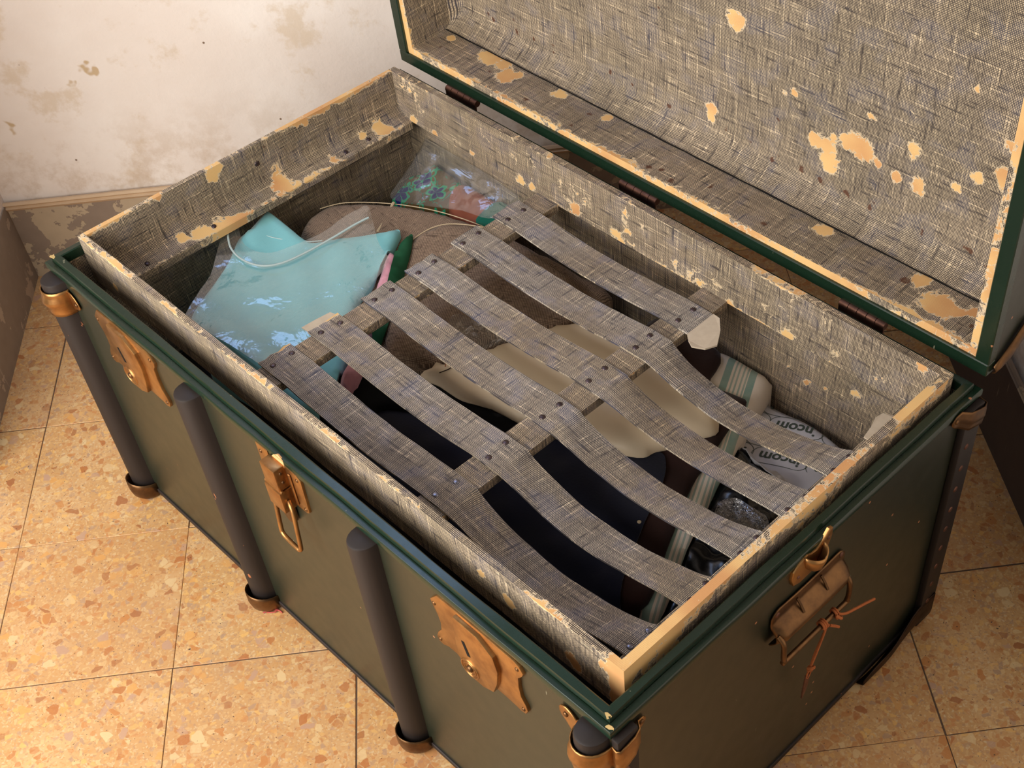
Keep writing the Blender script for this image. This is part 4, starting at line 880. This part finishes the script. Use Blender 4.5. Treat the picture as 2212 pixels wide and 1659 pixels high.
s = Sheet(pf_back, lambda p, n: 0.0); s.box((X0, Y1 - BT, ZB), (X1, Y1, ZT), 0.006); s.make('side_board', M_LIN, TR)
s = Sheet(pf_right); s.box((X1 - BT, Y0 + BT * .8, ZB), (X1, Y1 - BT, ZT), 0.006); s.make('end_board', M_LIN, TR)
prof = [(X0, ZB), (X0, ZT), (0.0242, ZT), (0.0242, 0.396), (0.0250, 0.389), (0.0275, 0.3825), (0.0315, 0.3775), (0.0370, 0.3740), (0.0525, 0.3692), (0.0535, 0.3680), (0.0535, 0.3570), (0.030, 0.3570), (0.030, ZB - .004)]
s = Sheet(pf_left, lambda p, n: blob(TLSTAIN, p.y, p.z) * 0.5)
ya, yb = Y0 + BT * .8, Y1 - BT
s.extrude(prof, lambda a, b_, t_: Vector((a, ya + (yb - ya) * t_, b_)), yb - ya, 80)
eb = s.make('end_board', M_LIN, TR, smooth=32, weld=True)
for k, (x, y) in enumerate(NAILS):
    if k == 0: continue
    yy = min(max(y, 0.07), 0.54); dome('nail', (0.0440, yy, 0.3719), (0.3, 0, 1), 0.0036, 0.0016, M_NAIL, eb, 8)
dome('nail', (0.0242, NAILS[0][1], 0.412), (1, 0, 0), 0.0042, 0.0012, M_NAIL, eb, 8)
BZ = 0.3715
def pf_bar(p, n):
    f = 0.06
    if n is not None and n.x > 0.5: f = 0.20 + 0.5 * nz(p, 16, 4.0)
    if n is not None and n.z > 0.5: return 0.10
    return max(f, edge(abs(p.z - BZ), p, 0.004, 0.22, 16, 5.0))
for x0, x1 in ((0.3220, 0.3620), (0.6225, 0.6635), (0.9300, X1 - BT)):
    s = Sheet(pf_bar); s.box((x0, Y0 + BT * .8, BZ - 0.0125), (x1, Y1 - BT, BZ), 0.010); s.make('cross_bar', M_LIN, TR)
for x0, x1, z1 in ((0.0134, 0.0290, 0.3566), (0.9690, 0.9866, 0.3586)):
    s = Sheet(lambda p, n: 0.1); s.box((x0, 0.0140, z1 - 0.012), (x1, 0.5760, z1), 0.02); s.make('ledge', M_LIN, T)
# six card straps; sag between the bars
def strap_z(x, dep, w=0.0):
    if x < 0.326: return BZ + 0.0003 + (0.326 - x) * 0.06
    if x < 0.362: return BZ + 0.0003
    if x < 0.6225:
        t_ = (x - 0.362) / (0.6225 - 0.362); return BZ + 0.0003 - 0.0075 * math.sin(math.pi * t_) ** 1.0 * 1.0 + 0.0
    if x < 0.6635: return BZ + 0.0003
    if x < 0.930:
        t_ = (x - 0.6635) / (0.930 - 0.6635); return BZ + 0.0003 - (dep + 0.0055 * w) * max(0.0, math.sin(math.pi * t_ ** 0.87)) ** (1.10 - 0.32 * w)
    return BZ + 0.0003
YS = [(0.1155, 0.1125), (0.1905, 0.1900), (0.2745, 0.2735), (0.3475, 0.3530), (0.4265, 0.4310), (0.5005, 0.5020)]
DEP = [0.032, 0.029, 0.025, 0.019, 0.028, 0.0]
for k, (ya_, yb_) in enumerate(YS):
    xs0 = 0.3165; xe = 0.9650 if k < 5 else 0.6680
    nx, ny, th = (150 if k < 5 else 80), 5, 0.0024
    hw = 0.0238
    def mid(x, k=k, ya_=ya_, yb_=yb_):
        t_ = (x - 0.3425) / 0.30
        y = ya_ + (yb_ - ya_) * max(-0.1, min(1, t_))
        if x > 0.66: y = yb_ + [0.0, 0.004, 0.003, 0.001, 0.001, 0][k] * (x - 0.66) / 0.3
        return y + 0.0012 * noise.noise(Vector((x * 5, k * 3.0, 0)))
    V = []; U = []; A = []; F = []
    for side in (1, 0):
        for i in range(nx + 1):
            x = xs0 + (xe - xs0) * i / nx
            for j in range(ny + 1):
                w = j / ny * 2 - 1
                e_ = hw + 0.0009 * noise.noise(Vector((x * 22, k * 5.0, w * 3)))
                xx = x + (0.003 * noise.noise(Vector((w * 2.5, k * 1.7, 0))) if i == 0 else 0)
                z = strap_z(x, DEP[k], w) + 0.0012 * (1 - w * w) * (0 if (x < .362 or .622 < x < .664 or x > .93) else 1) * noise.noise(Vector((x * 8, k * 2.0, 1)))
                V.append((xx, mid(x) + w * e_, z + (th if side else 0))); U.append((x, mid(x) + w * e_ + k * 0.37))
                A.append(0.08 + (0.75 if (i == 0 and k in (0, 1) and w > 0) else 0))
    m = ny + 1; off = (nx + 1) * m
    for i in range(nx):
        for j in range(ny):
            q = (i * m + j, (i + 1) * m + j, (i + 1) * m + j + 1, i * m + j + 1); F.append(q); F.append(tuple(off + a for a in q[::-1]))
        for j in (0, ny):
            q = (i * m + j, off + i * m + j, off + (i + 1) * m + j, (i + 1) * m + j); F.append(q if j == 0 else q[::-1])
    for i in (0, nx):
        for j in range(ny):
            q = (i * m + j, i * m + j + 1, off + i * m + j + 1, off + i * m + j); F.append(q if i == 0 else q[::-1])
    st = mesh('strap', V, F, M_STRAP, TR, uvs=U, attrs={'peel': A, 'rust': [0.0] * len(V)}, smooth=40)
    for bx in ((0.331, 0.637, 0.931) if k == 0 else (0.331, 0.637, 0.9345) if k < 5 else (0.337, 0.643)):
        for dy in (-0.0135, 0.0140):
            dome('nail', (bx + random.uniform(-.002, .002), mid(bx) + dy + random.uniform(-.001, .001), BZ + 0.0026), (0, 0, 1), 0.0040, 0.0016, M_NAIL_SHEEN if (k == 0 and bx > .9) or (k == 0 and bx > .5) else M_NAIL, st, 9)
    if k == 5:
        # torn end of the last strap, bent down past the bar with its pale card showing
        te = [(0.6680, 0.4770), (0.6680, 0.5255), (0.6800, 0.5230), (0.6960, 0.5060), (0.7090, 0.4850), (0.7030, 0.4700), (0.6890, 0.4615), (0.6780, 0.4680)]
        vs = []; n_ = len(te)
        for dz in (0.0, 0.0024):
            for x, y in te:
                x2 = x; vs.append((x2, y, BZ + 0.0006 + dz + 0.004 * math.sin((x - 0.668) * 40) - max(0, x - 0.690) * 0.15))
        mesh('torn_end', vs, [tuple(range(n_))[::-1], tuple(range(n_, 2 * n_))] + [(i, (i + 1) % n_, n_ + (i + 1) % n_, n_ + i) for i in range(n_)], M_PAPER, st, label='pale torn card end of the strap')
    if k == 1:
        tb = [(0.3040, 0.1660), (0.3050, 0.1850), (0.3075, 0.2080), (0.3200, 0.2130), (0.3200, 0.1680)]
        vs = [(x, y, BZ + 0.0008 + dz + (0.317 - x) * 0.10) for dz in (0, 0.0016) for x, y in tb]; n_ = 5
        mesh('torn_end', vs, [tuple(range(n_))[::-1], tuple(range(n_, 2 * n_))] + [(i, (i + 1) % n_, n_ + (i + 1) % n_, n_ + i) for i in range(n_)], M_PAPER, st, label='pale bare card flap at the strap end')
# stub of the sixth strap left on the right-hand end
tb = [(0.9655, 0.4800), (0.9655, 0.5330), (0.934, 0.5290), (0.9245, 0.5220), (0.9225, 0.5100), (0.9270, 0.4960), (0.9300, 0.4790)]
vs = [(x, y, BZ + 0.0010 + dz + max(0, 0.94 - x) * 0.25) for dz in (0, 0.0022) for x, y in tb]; n_ = 7
mesh('strap_stub', vs, [tuple(range(n_)), tuple(range(n_, 2 * n_))[::-1]] + [(i, (i + 1) % n_, n_ + (i + 1) % n_, n_ + i)[::-1] for i in range(n_)], M_PAPER, TR, label='pale torn stub of a card strap')

# ------------------------------------------------------------------ what lies in the trunk
XA, XB_, YA, YB = 0.0165, 0.9835, 0.0165, 0.5745
def clampxy(x, y): return min(max(x, XA), XB_), min(max(y, YA), YB)
def tiltz(k, x, y, default):
    if k in TILT:
        z0, ax, ay, x0, y0 = TILT[k]; return z0 + ax * (x - x0) + ay * (y - y0)
    return default
from mathutils.bvhtree import BVHTree
PILE = []
def under(x, y):
    m = -1.0
    for dx, dy in ((0, 0), (.006, 0), (-.006, 0), (0, .006), (0, -.006)):
        for t_ in PILE:
            h = t_.ray_cast(Vector((x + dx, y + dy, 0.6)), Vector((0, 0, -1)))
            if h[0] is not None: m = max(m, h[0].z)
    return m
def cloth(name, key, thick, mat, label, cat, edge_r=0.012, wr=(0.002, 18.0), grid=0.010, folds=None, jag=0.0, zadd=0.0, uvf=None, smooth_n=4, zfun=None, parent=None, zcap=None, group=None):
    """a soft folded piece: rounded edges, creased top, flat underside; the outline is in trunk metres"""
    z0, pts = OUT[key]
    ol = spline([(x, y, 0) for x, y in pts], smooth_n, True)
    ol = [Vector(clampxy(p.x + jag * noise.noise(p * 90), p.y + jag * noise.noise(p * 90 + Vector((9, 3, 1))))) for p in ol]
    # drop points that fell together
    o2 = [ol[0]]
    for p in ol[1:]:
        if (p - o2[-1]).length > 0.0012: o2.append(p)
    if (o2[0] - o2[-1]).length < 0.0012: o2.pop()
    ol = o2; n = len(ol)
    def dist(p):
        m = 9.0
        for i in range(n):
            a = ol[i]; b_ = ol[(i + 1) % n]; ab = b_ - a; t_ = max(0, min(1, (p - a).dot(ab) / max(ab.length_squared, 1e-12))); m = min(m, (p - a - ab * t_).length)
        return m
    def inside(p):
        c_ = False
        for i in range(n):
            a = ol[i]; b_ = ol[(i + 1) % n]
            if (a.y > p.y) != (b_.y > p.y) and p.x < (b_.x - a.x) * (p.y - a.y) / (b_.y - a.y) + a.x: c_ = not c_
        return c_
    pts2 = list(ol); x0 = min(p.x for p in ol); x1 = max(p.x for p in ol); y0 = min(p.y for p in ol); y1 = max(p.y for p in ol)
    dd = [0.0] * n
    ix = 0; y = y0
    while y < y1:
        x = x0 + (grid / 2 if ix % 2 else 0)
        while x < x1:
            p = Vector((x, y))
            if inside(p):
                d = dist(p)
                if d > grid * 0.35: pts2.append(p); dd.append(d)
            x += grid
        y += grid * 0.87; ix += 1
    # a ring close to the edge gives the rounded rim
    vo, eo, fo, *_ = delaunay_2d_cdt(pts2, [], [list(range(n))], 1, 1e-6)
    ids = _[0]
    V = []; U = []; UN = []
    def top(p, d):
        z = tiltz(key, p.x, p.y, z0) + zadd
        if zfun: z += zfun(p.x, p.y)
        if folds: z += folds(p.x, p.y) * min(1, d / 0.02)
        z += wr[0] * noise.fractal(Vector((p.x * wr[1], p.y * wr[1], len(key) * 3.7)), 0.8, 2.0, 3) * min(1, d / 0.015)
        er = min(edge_r, thick * 0.6)
        if d < er: z -= er - math.sqrt(max(0, er * er - (er - d) ** 2))
        if zcap is not None: z = min(z, zcap)
        return z
    for i, p in enumerate(vo):
        src = ids[i][0] if ids[i] else None
        d = dd[src] if src is not None and src < len(dd) else dist(Vector(p))
        un_ = under(p[0], p[1]); zt_ = max(top(p, d), un_ + 0.0030); UN.append(un_)
        V.append(Vector((p[0], p[1], zt_))); U.append(uvf(p[0], p[1]) if uvf else (p[0], p[1]))
    F = [tuple(f) for f in fo]
    m = len(V); bz = []
    # side wall and underside
    brd = {}
    for f in F:
        for a, b_ in zip(f, f[1:] + f[:1]): brd[(a, b_)] = brd.get((a, b_), 0) + 1
    bd = [(a, b_) for (a, b_) in brd if (b_, a) not in brd]
    low = {}
    def low_z(q):
        p = V[q]
        if thick < 0.004: return p.z - thick
        return max(min(p.z - 0.0012, UN[q] + 0.0010), p.z - 0.12)
    for a, b_ in bd:
        for q in (a, b_):
            if q not in low:
                p = V[q]; low[q] = len(V); V.append(Vector((p.x, p.y, low_z(q)))); U.append(U[q])
    for a, b_ in bd: F.append((b_, a, low[a], low[b_]))
    mp = {}
    for f in fo:
        g_ = []
        for q in f:
            if q in low: g_.append(low[q])
            else:
                if q not in mp: p = V[q]; mp[q] = len(V); V.append(Vector((p.x, p.y, low_z(q)))); U.append(U[q])
                g_.append(mp[q])
        F.append(tuple(g_[::-1]))
    if thick >= 0.002 or parent is None: PILE.append(BVHTree.FromPolygons(V, F))
    return mesh(name, V, F, mat, parent, uvs=U, smooth=70, label=label, cat=cat, group=group)
def film(name, key, mat, label, cat, lift, wr, grid=0.012, zfun=None, parent=None, th=0.0006, folds=None):
    return cloth(name, key, th, mat, label, cat, 0.0003, wr, grid, folds, 0.0008, lift, zfun=zfun, parent=parent, zcap=0.3555)
# packed textiles underneath
def packed(name, lo, hi, label):
    vs = []; fs = []; nx, ny = 50, 30
    for s_ in (1, 0):
        for i in range(nx + 1):
            for j in range(ny + 1):
                u, v = i / nx, j / ny; x = lo[0] + (hi[0] - lo[0]) * u; y = lo[1] + (hi[1] - lo[1]) * v
                z = lo[2] if not s_ else hi[2] + 0.008 * noise.noise(Vector((x * 9, y * 9, 2))) - 0.02 * (1 - min(1, min(u, 1 - u) * 20)) - 0.015 * (1 - min(1, min(v, 1 - v) * 16))
                vs.append((x, y, z))
    m = ny + 1; off = (nx + 1) * m
    for i in range(nx):
        for j in range(ny):
            q = (i * m + j, (i + 1) * m + j, (i + 1) * m + j + 1, i * m + j + 1); fs.append(q); fs.append(tuple(off + a for a in q[::-1]))
    for i in range(nx):
        for j in (0, ny):
            q = (i * m + j, off + i * m + j, off + (i + 1) * m + j, (i + 1) * m + j); fs.append(q if j == 0 else q[::-1])
    for j in range(ny):
        for i in (0, nx):
            q = (i * m + j, i * m + j + 1, off + i * m + j + 1, off + i * m + j); fs.append(q if i == 0 else q[::-1])
    PILE.append(BVHTree.FromPolygons([Vector(v) for v in vs], fs))
    return mesh(name, vs, fs, M_BASE, None, smooth=60, label=label, cat='blanket')
packed('folded_blanket', (0.0150, 0.0150, 0.0122), (0.985, 0.5755, 0.205), 'dark folded blanket lying beneath everything at the bottom of the trunk')
cloth('plastic_bag', 'dark1', 0.045, M_BLKPLASTIC, 'black glossy plastic bag beside the striped towel under the fourth strap gap', 'bag', wr=(0.010, 40.0), grid=0.007)
cloth('plastic_bag', 'dark2', 0.040, M_BLKPLASTIC, 'black crumpled plastic bag in the front right corner below the straps', 'bag', wr=(0.010, 46.0), grid=0.007)
cloth('plastic_sheet', 'grey', 0.030, M_GREYPLASTIC, 'plain pale grey plastic sheet by the right end, under the strap nearest the lid', 'sheet', wr=(0.003, 16.0))
# printed carrier bag
bagz = lambda x, y: 0.004 * math.sin(x * 40 + y * 12)
inc = cloth('carrier_bag', 'incom', 0.026, M_GREYPLASTIC, 'grey white carrier bag printed with incom in ovals against the rear wall', 'bag', wr=(0.0015, 14.0), zfun=bagz, grid=0.008, edge_r=0.003)
def bag_top(x, y): return tiltz('incom', x, y, 0.238) + bagz(x, y) + 0.0015 * noise.fractal(Vector((x * 14, y * 14, len('incom') * 3.7)), 0.8, 2.0, 3)
tx = Vector((INCOM[1][0] - INCOM[0][0], INCOM[1][1] - INCOM[0][1], 0)); tl = tx.length; tx.normalize(); ty = Vector((-tx.y, tx.x, 0))
bag_poly = [Vector(clampxy(*p)) for p in OUT['incom'][1]]
def in_bag(p, mrg=0.0012):
    n = len(bag_poly); c_ = False
    for i in range(n):
        a = bag_poly[i]; b_ = bag_poly[(i + 1) % n]
        if (a.y > p.y) != (b_.y > p.y) and p.x < (b_.x - a.x) * (p.y - a.y) / (b_.y - a.y) + a.x: c_ = not c_
    if not c_: return False
    for i in range(n):
        a = bag_poly[i]; b_ = bag_poly[(i + 1) % n]; ab = b_ - a; t_ = max(0, min(1, (p - a).dot(ab) / max(ab.length_squared, 1e-12)))
        if (p - a - ab * t_).length < mrg: return False
    return True
cu = bpy.data.curves.new('word', 'FONT'); cu.body = 'incom'; cu.size = 1.0; cu.offset = 0.025; cu.resolution_u = 3
to = bpy.data.objects.new('word', cu); COL.objects.link(to)
dg = bpy.context.evaluated_depsgraph_get(); tm = bpy.data.meshes.new_from_object(to.evaluated_get(dg))
tv = [v.co.copy() for v in tm.vertices]; tf = [tuple(p.vertices) for p in tm.polygons]
bpy.data.objects.remove(to); bpy.data.curves.remove(cu); bpy.data.meshes.remove(tm)
tw = max(v.x for v in tv) - min(v.x for v in tv); tx0 = min(v.x for v in tv)
def print_unit(org, sc):
    """one oval with its word; org = left end of the word's baseline in trunk metres"""
    def put(a, b_):
        q = org + tx * a + ty * b_; return q
    V = [put((v.x - tx0) * sc, v.y * sc) for v in tv]
    keepf = [f for f in tf if all(in_bag(Vector((V[i].x, V[i].y))) for i in f)]
    used = sorted({i for f in keepf for i in f}); mp = {o_: k for k, o_ in enumerate(used)}
    if used: mesh('printed_word', [(V[i].x, V[i].y, bag_top(V[i].x, V[i].y) + 0.0005) for i in used], [tuple(mp[i] for i in f) for f in keepf], M_INK, inc)
    w = tw * sc; h = 0.73 * sc; r_ = h * 0.92; ring = []
    cx0, cx1, cy = -0.08 * w + r_ * .55, 1.08 * w - r_ * .55, h * 0.38
    N_ = 14
    for k in range(N_ + 1): t_ = math.pi / 2 + math.pi * k / N_; ring.append((cx0 + r_ * math.cos(t_), cy + r_ * math.sin(t_)))
    for k in range(13): ring.append((cx0 + (cx1 - cx0) * k / 12, cy - r_))
    for k in range(N_ + 1): t_ = -math.pi / 2 + math.pi * k / N_; ring.append((cx1 + r_ * math.cos(t_), cy + r_ * math.sin(t_)))
    for k in range(13): ring.append((cx1 + (cx0 - cx1) * k / 12, cy + r_))
    V = []; F = []; n_ = len(ring); ok = []
    for (a, b_) in ring:
        ctr = Vector(((cx0 + cx1) / 2, cy)); dv = (Vector((a, b_)) - Vector((max(cx0, min(cx1, a)), cy))).normalized() * 0.0008
        p_ = put(a, b_); q_ = put(a - dv.x, b_ - dv.y); V += [(p_.x, p_.y, bag_top(p_.x, p_.y) + 0.0005), (q_.x, q_.y, bag_top(q_.x, q_.y) + 0.0005)]; ok.append(in_bag(Vector((p_.x, p_.y))))
    for i in range(n_):
        j = (i + 1) % n_
        if ok[i] and ok[j]: F.append((2 * i, 2 * j, 2 * j + 1, 2 * i + 1))
    if F:
        used = sorted({i for f in F for i in f}); mp = {o_: k for k, o_ in enumerate(used)}
        mesh('printed_oval', [V[i] for i in used], [tuple(mp[i] for i in f) for f in F], M_INK, inc)
o0 = Vector((INCOM[0][0], INCOM[0][1], 0)); sc0 = tl / tw
for r_ in range(-3, 3):
    for c_ in range(-3, 3):
        print_unit(o0 + tx * (c_ * tl * 1.36 + (0.35 * tl if r_ % 2 else 0)) + ty * (r_ * sc0 * 1.30), sc0)
# towel with stripes: u across the stripes
ta = Vector(TOWEL[0]); tb_ = Vector(TOWEL[1]); tdir = (tb_ - ta).normalized(); tnor = Vector((-tdir.y, tdir.x))
cloth('striped_towel', 'towel', 0.060, M_TOWEL, 'cream towel with grey green stripes folded under the brown cloth', 'towel', 0.018, (0.002, 14.0), uvf=lambda x, y: ((Vector((x, y)) - ta).dot(tnor), (Vector((x, y)) - ta).dot(tdir)))
cloth('brown_cloth', 'brown', 0.012, M_BROWN, 'dark brown wool cloth with a frayed edge lying on the striped towel', 'cloth', 0.005, (0.003, 20.0), jag=0.0015)
cloth('navy_garment', 'navy', 0.040, M_NAVY, 'navy blue velvet garment filling the front right under the straps', 'garment', 0.015, (0.005, 9.0))
cloth('black_garment', 'black', 0.013, M_BLACK, 'black velvet piece with a wavy edge on top of the navy garment', 'garment', 0.005, (0.002, 20.0))
cloth('tweed_jacket', 'tweed', 0.070, M_TWEED, 'folded brown tweed jacket behind the aqua cloth, running under the straps', 'jacket', 0.020, (0.004, 8.0), zcap=0.353)
tj = bpy.data.objects['tweed_jacket']
cloth('lapel', 'lapel', 0.006, M_TWEED, None, None, 0.004, (0.003, 9.0), parent=tj, zcap=0.355, uvf=lambda x, y: (x * 0.8 + y * 0.6, y * 0.8 - x * 0.6))
def on(key, pts, r_, mat, parent, nm, lift, label=None):
    P_ = spline([(x, y, tiltz(key, x, y, OUT[key][0]) + lift) for x, y in pts], 6); return tube(nm, P_, r_, mat, parent, 6, label=label)
on('tweed', PIPE, 0.0007, M_THREAD, tj, 'hem_piping', -0.004, 'pale edge piping'); on('tweed', PIPE2, 0.0022, M_THREAD, tj, 'pocket_tape', -0.0015, 'pale pocket tape')
lp_ = [OUT['lapel'][1][i] for i in (0, 1, 2, 3, 4, 5)]
on('lapel', lp_, 0.0009, M_THREAD, tj, 'lapel_piping', -0.002, 'pale edge piping')
cr = cloth('cream_garment', 'cream', 0.018, M_CREAM, 'cream satin garment piece with stitched end, between navy and tweed', 'garment', 0.012, (0.004, 8.0),
           folds=lambda x, y: 0.004 * math.sin((x - 0.3 * y) * 46) * (1 if x > 0.55 else 0.45))
on('cream', [(0.432, 0.270), (0.436, 0.285), (0.432, 0.300), (0.437, 0.315), (0.434, 0.330)], 0.0007, M_BROWN, cr, 'stitching', 0.003)
tube('loose_thread', spline([(0.430, 0.282, 0.306), (0.424, 0.290, 0.311), (0.418, 0.287, 0.309), (0.413, 0.293, 0.313)], 4), 0.0007, M_TWINE, cr, 5)
cloth('pink_fleece', 'pink', 0.035, M_PINK, 'fluffy pink fleece wedged between the aqua cloth and tweed jacket', 'fleece', 0.012, (0.008, 60.0), grid=0.006, jag=0.003)
cloth('green_cloth', 'green', 0.030, M_DGREEN, 'narrow strip of deep green cloth beside the pink fleece', 'cloth', 0.006, (0.002, 20.0))
aq = cloth('aqua_cloth', 'aqua', 0.055, M_AQUA, 'folded aqua crepe cloth inside the zip bag at the trunk left', 'cloth', 0.007, (0.003, 9.0), zcap=0.3545,
      folds=lambda x, y: 0.0015 * math.sin(x * 60 + y * 90))
zb_ = lambda x, y: 0.0012 * math.sin(x * 70 - y * 50)
zbag = film('zip_bag', 'zipbag', M_CLEAR, 'clear plastic zip bag laid over the folded aqua cloth', 'bag', 0.0005, (0.003, 14.0), 0.009, zb_)
tube('zip_strip', spline([(x, y, min(0.3530, max(tiltz('zipbag', x, y, 0) + 0.003, under(x, y) + 0.002))) for x, y in ZIP], 6), 0.0015, M_ZIP, zbag, 6, label='milky zip closure strip')
tube('fold_crease', spline([(x, y, tiltz('aqua', x, y, 0) - 0.0012) for x, y in ((0.062, 0.262), (0.085, 0.272), (0.115, 0.293), (0.135, 0.318))], 4), 0.0007, M_ZIP, aq, 5, label='pale stitched hem')
cloth('floral_cloth', 'floral', 0.040, M_FLORAL, 'olive cloth with teal and blue flowers in the rear left corner', 'cloth', 0.014, (0.006, 22.0), grid=0.006)
cloth('rust_cloth', 'rust', 0.045, M_RUSTCLOTH, 'rust coloured folded cloth beside the floral cloth in clear plastic', 'cloth', 0.016, (0.006, 24.0), grid=0.006)
cloth('teal_card', 'teal', 0.003, M_TEAL, 'teal green curved card sheet tucked beside the first cross bar', 'card', 0.001, (0.001, 20.0), grid=0.006)
film('clear_bag', 'clear', M_CLEAR2, 'crinkled clear plastic bag wrapping the floral and rust cloths', 'bag', 0.006, (0.010, 24.0), 0.008)
film('crumpled_wrap', 'clump', M_CLEAR2, 'small crumpled clear plastic wrapper lying on the tweed near cream garment', 'wrapper', 0.002, (0.010, 40.0), 0.005)
film('crumpled_wrap', 'crumple', M_CLEARDARK, 'crinkled smoky plastic wrapper with bluish glints over the black bag', 'wrapper', 0.004, (0.012, 34.0), 0.006)
# pale seed on the navy velvet
dome('seed', (SEED[0], SEED[1], 0.2895), (0, 0, 1), 0.0028, 0.0016, M_THREAD, None, 8, label='tiny pale seed lying on the navy velvet', cat='seed')
# twine tied to the side handle, with a small key on its end
tw_ = empty('twine', (1.024, 0.30, 0.29), 'orange twine knotted round the brass side handle of the trunk', 'twine')
def coil(name, y, n, r_, sl):
    pts = [(1.0215 + math.cos(k / 10 * 2 * math.pi) * r_, y + sl * k / 10, 0.2905 + math.sin(k / 10 * 2 * math.pi) * r_) for k in range(n * 10 + 1)]
    tube(name, pts, 0.0015, M_TWINE, tw_, 6)
coil('coil', 0.296, 3, 0.0052, 0.0026); coil('coil', 0.318, 2, 0.0050, 0.003)
tube('strand', spline([(1.0265, 0.2985, 0.286), (1.024, 0.297, 0.262), (1.0215, 0.294, 0.235), (1.019, 0.2920, 0.214)], 5), 0.0014, M_TWINE, tw_, 6)
tube('strand', spline([(1.0255, 0.3010, 0.286), (1.0225, 0.2990, 0.262), (1.0195, 0.2955, 0.235), (1.0185, 0.2925, 0.214)], 5), 0.0014, M_TWINE, tw_, 6)
tube('knot', spline([(1.0175, 0.2885, 0.2140), (1.0225, 0.2905, 0.2165), (1.0215, 0.2955, 0.2130), (1.0165, 0.2945, 0.2100), (1.0180, 0.2895, 0.2090), (1.0220, 0.2920, 0.2115)], 4), 0.0017, M_TWINE, tw_, 6)
tube('loop', spline([(1.0190, 0.2930, 0.211), (1.0180, 0.2955, 0.202), (1.0175, 0.2930, 0.1930), (1.0175, 0.2895, 0.1925), (1.0180, 0.2885, 0.202), (1.0190, 0.2915, 0.211)], 4), 0.0012, M_TWINE, tw_, 6)
tube('tail', spline([(1.0265, 0.320, 0.2930), (1.0300, 0.330, 0.2880), (1.0330, 0.345, 0.2850), (1.0340, 0.362, 0.2780), (1.0345, 0.378, 0.2700)], 5), 0.0016, M_TWINE, tw_, 6)
tube('tail', spline([(1.0265, 0.306, 0.2870), (1.0280, 0.314, 0.2790), (1.0285, 0.3215, 0.2700)], 4), 0.0018, M_TWINE, tw_, 6)
tube('knot', spline([(1.0265, 0.316, 0.2945), (1.0310, 0.3195, 0.2905), (1.0280, 0.3235, 0.2855), (1.0245, 0.3200, 0.2850), (1.0280, 0.3175, 0.2900)], 4), 0.0018, M_TWINE, tw_, 6)
ky = prism('small_key', [(0.2870, 0.200), (0.2945, 0.197), (0.2945, 0.180), (0.2905, 0.166), (0.2860, 0.155), (0.2845, 0.156), (0.2850, 0.172)], lambda a, b_, h: (1.0165 + h, a, b_), 0.0, 0.0018, M_RUST, None, 0.0004, label='small flat rusty tag hanging from the end of the twine', cat='tag')
# thread scraps on the floor by the second post
tx_, ty_ = TILEPT[0]
sc_ = empty('thread_scrap', (tx_, ty_, FZ + 0.001), 'pink and white thread scrap on the floor tile by a brass shoe', 'thread')
tube('white_thread', spline([(tx_ - .016, ty_ - .008, FZ + .0016), (tx_ - .006, ty_ - .004, FZ + .003), (tx_ + .003, ty_ - .007, FZ + .002), (tx_ + .001, ty_ - .012, FZ + .0016)], 5), 0.0010, M_THREAD, sc_, 5)
tube('pink_thread', spline([(tx_ + .002, ty_ - .014, FZ + .0016), (tx_ + .008, ty_ - .004, FZ + .003), (tx_ + .015, ty_ + .003, FZ + .002), (tx_ + .022, ty_ + .004, FZ + .0016)], 5), 0.0010, M_REDTHREAD, sc_, 5)
tube('pink_thread', spline([(tx_ + .006, ty_ - .010, FZ + .0016), (tx_ + .014, ty_ - .002, FZ + .0025), (tx_ + .012, ty_ + .004, FZ + .0016)], 5), 0.0009, M_REDTHREAD, sc_, 5)
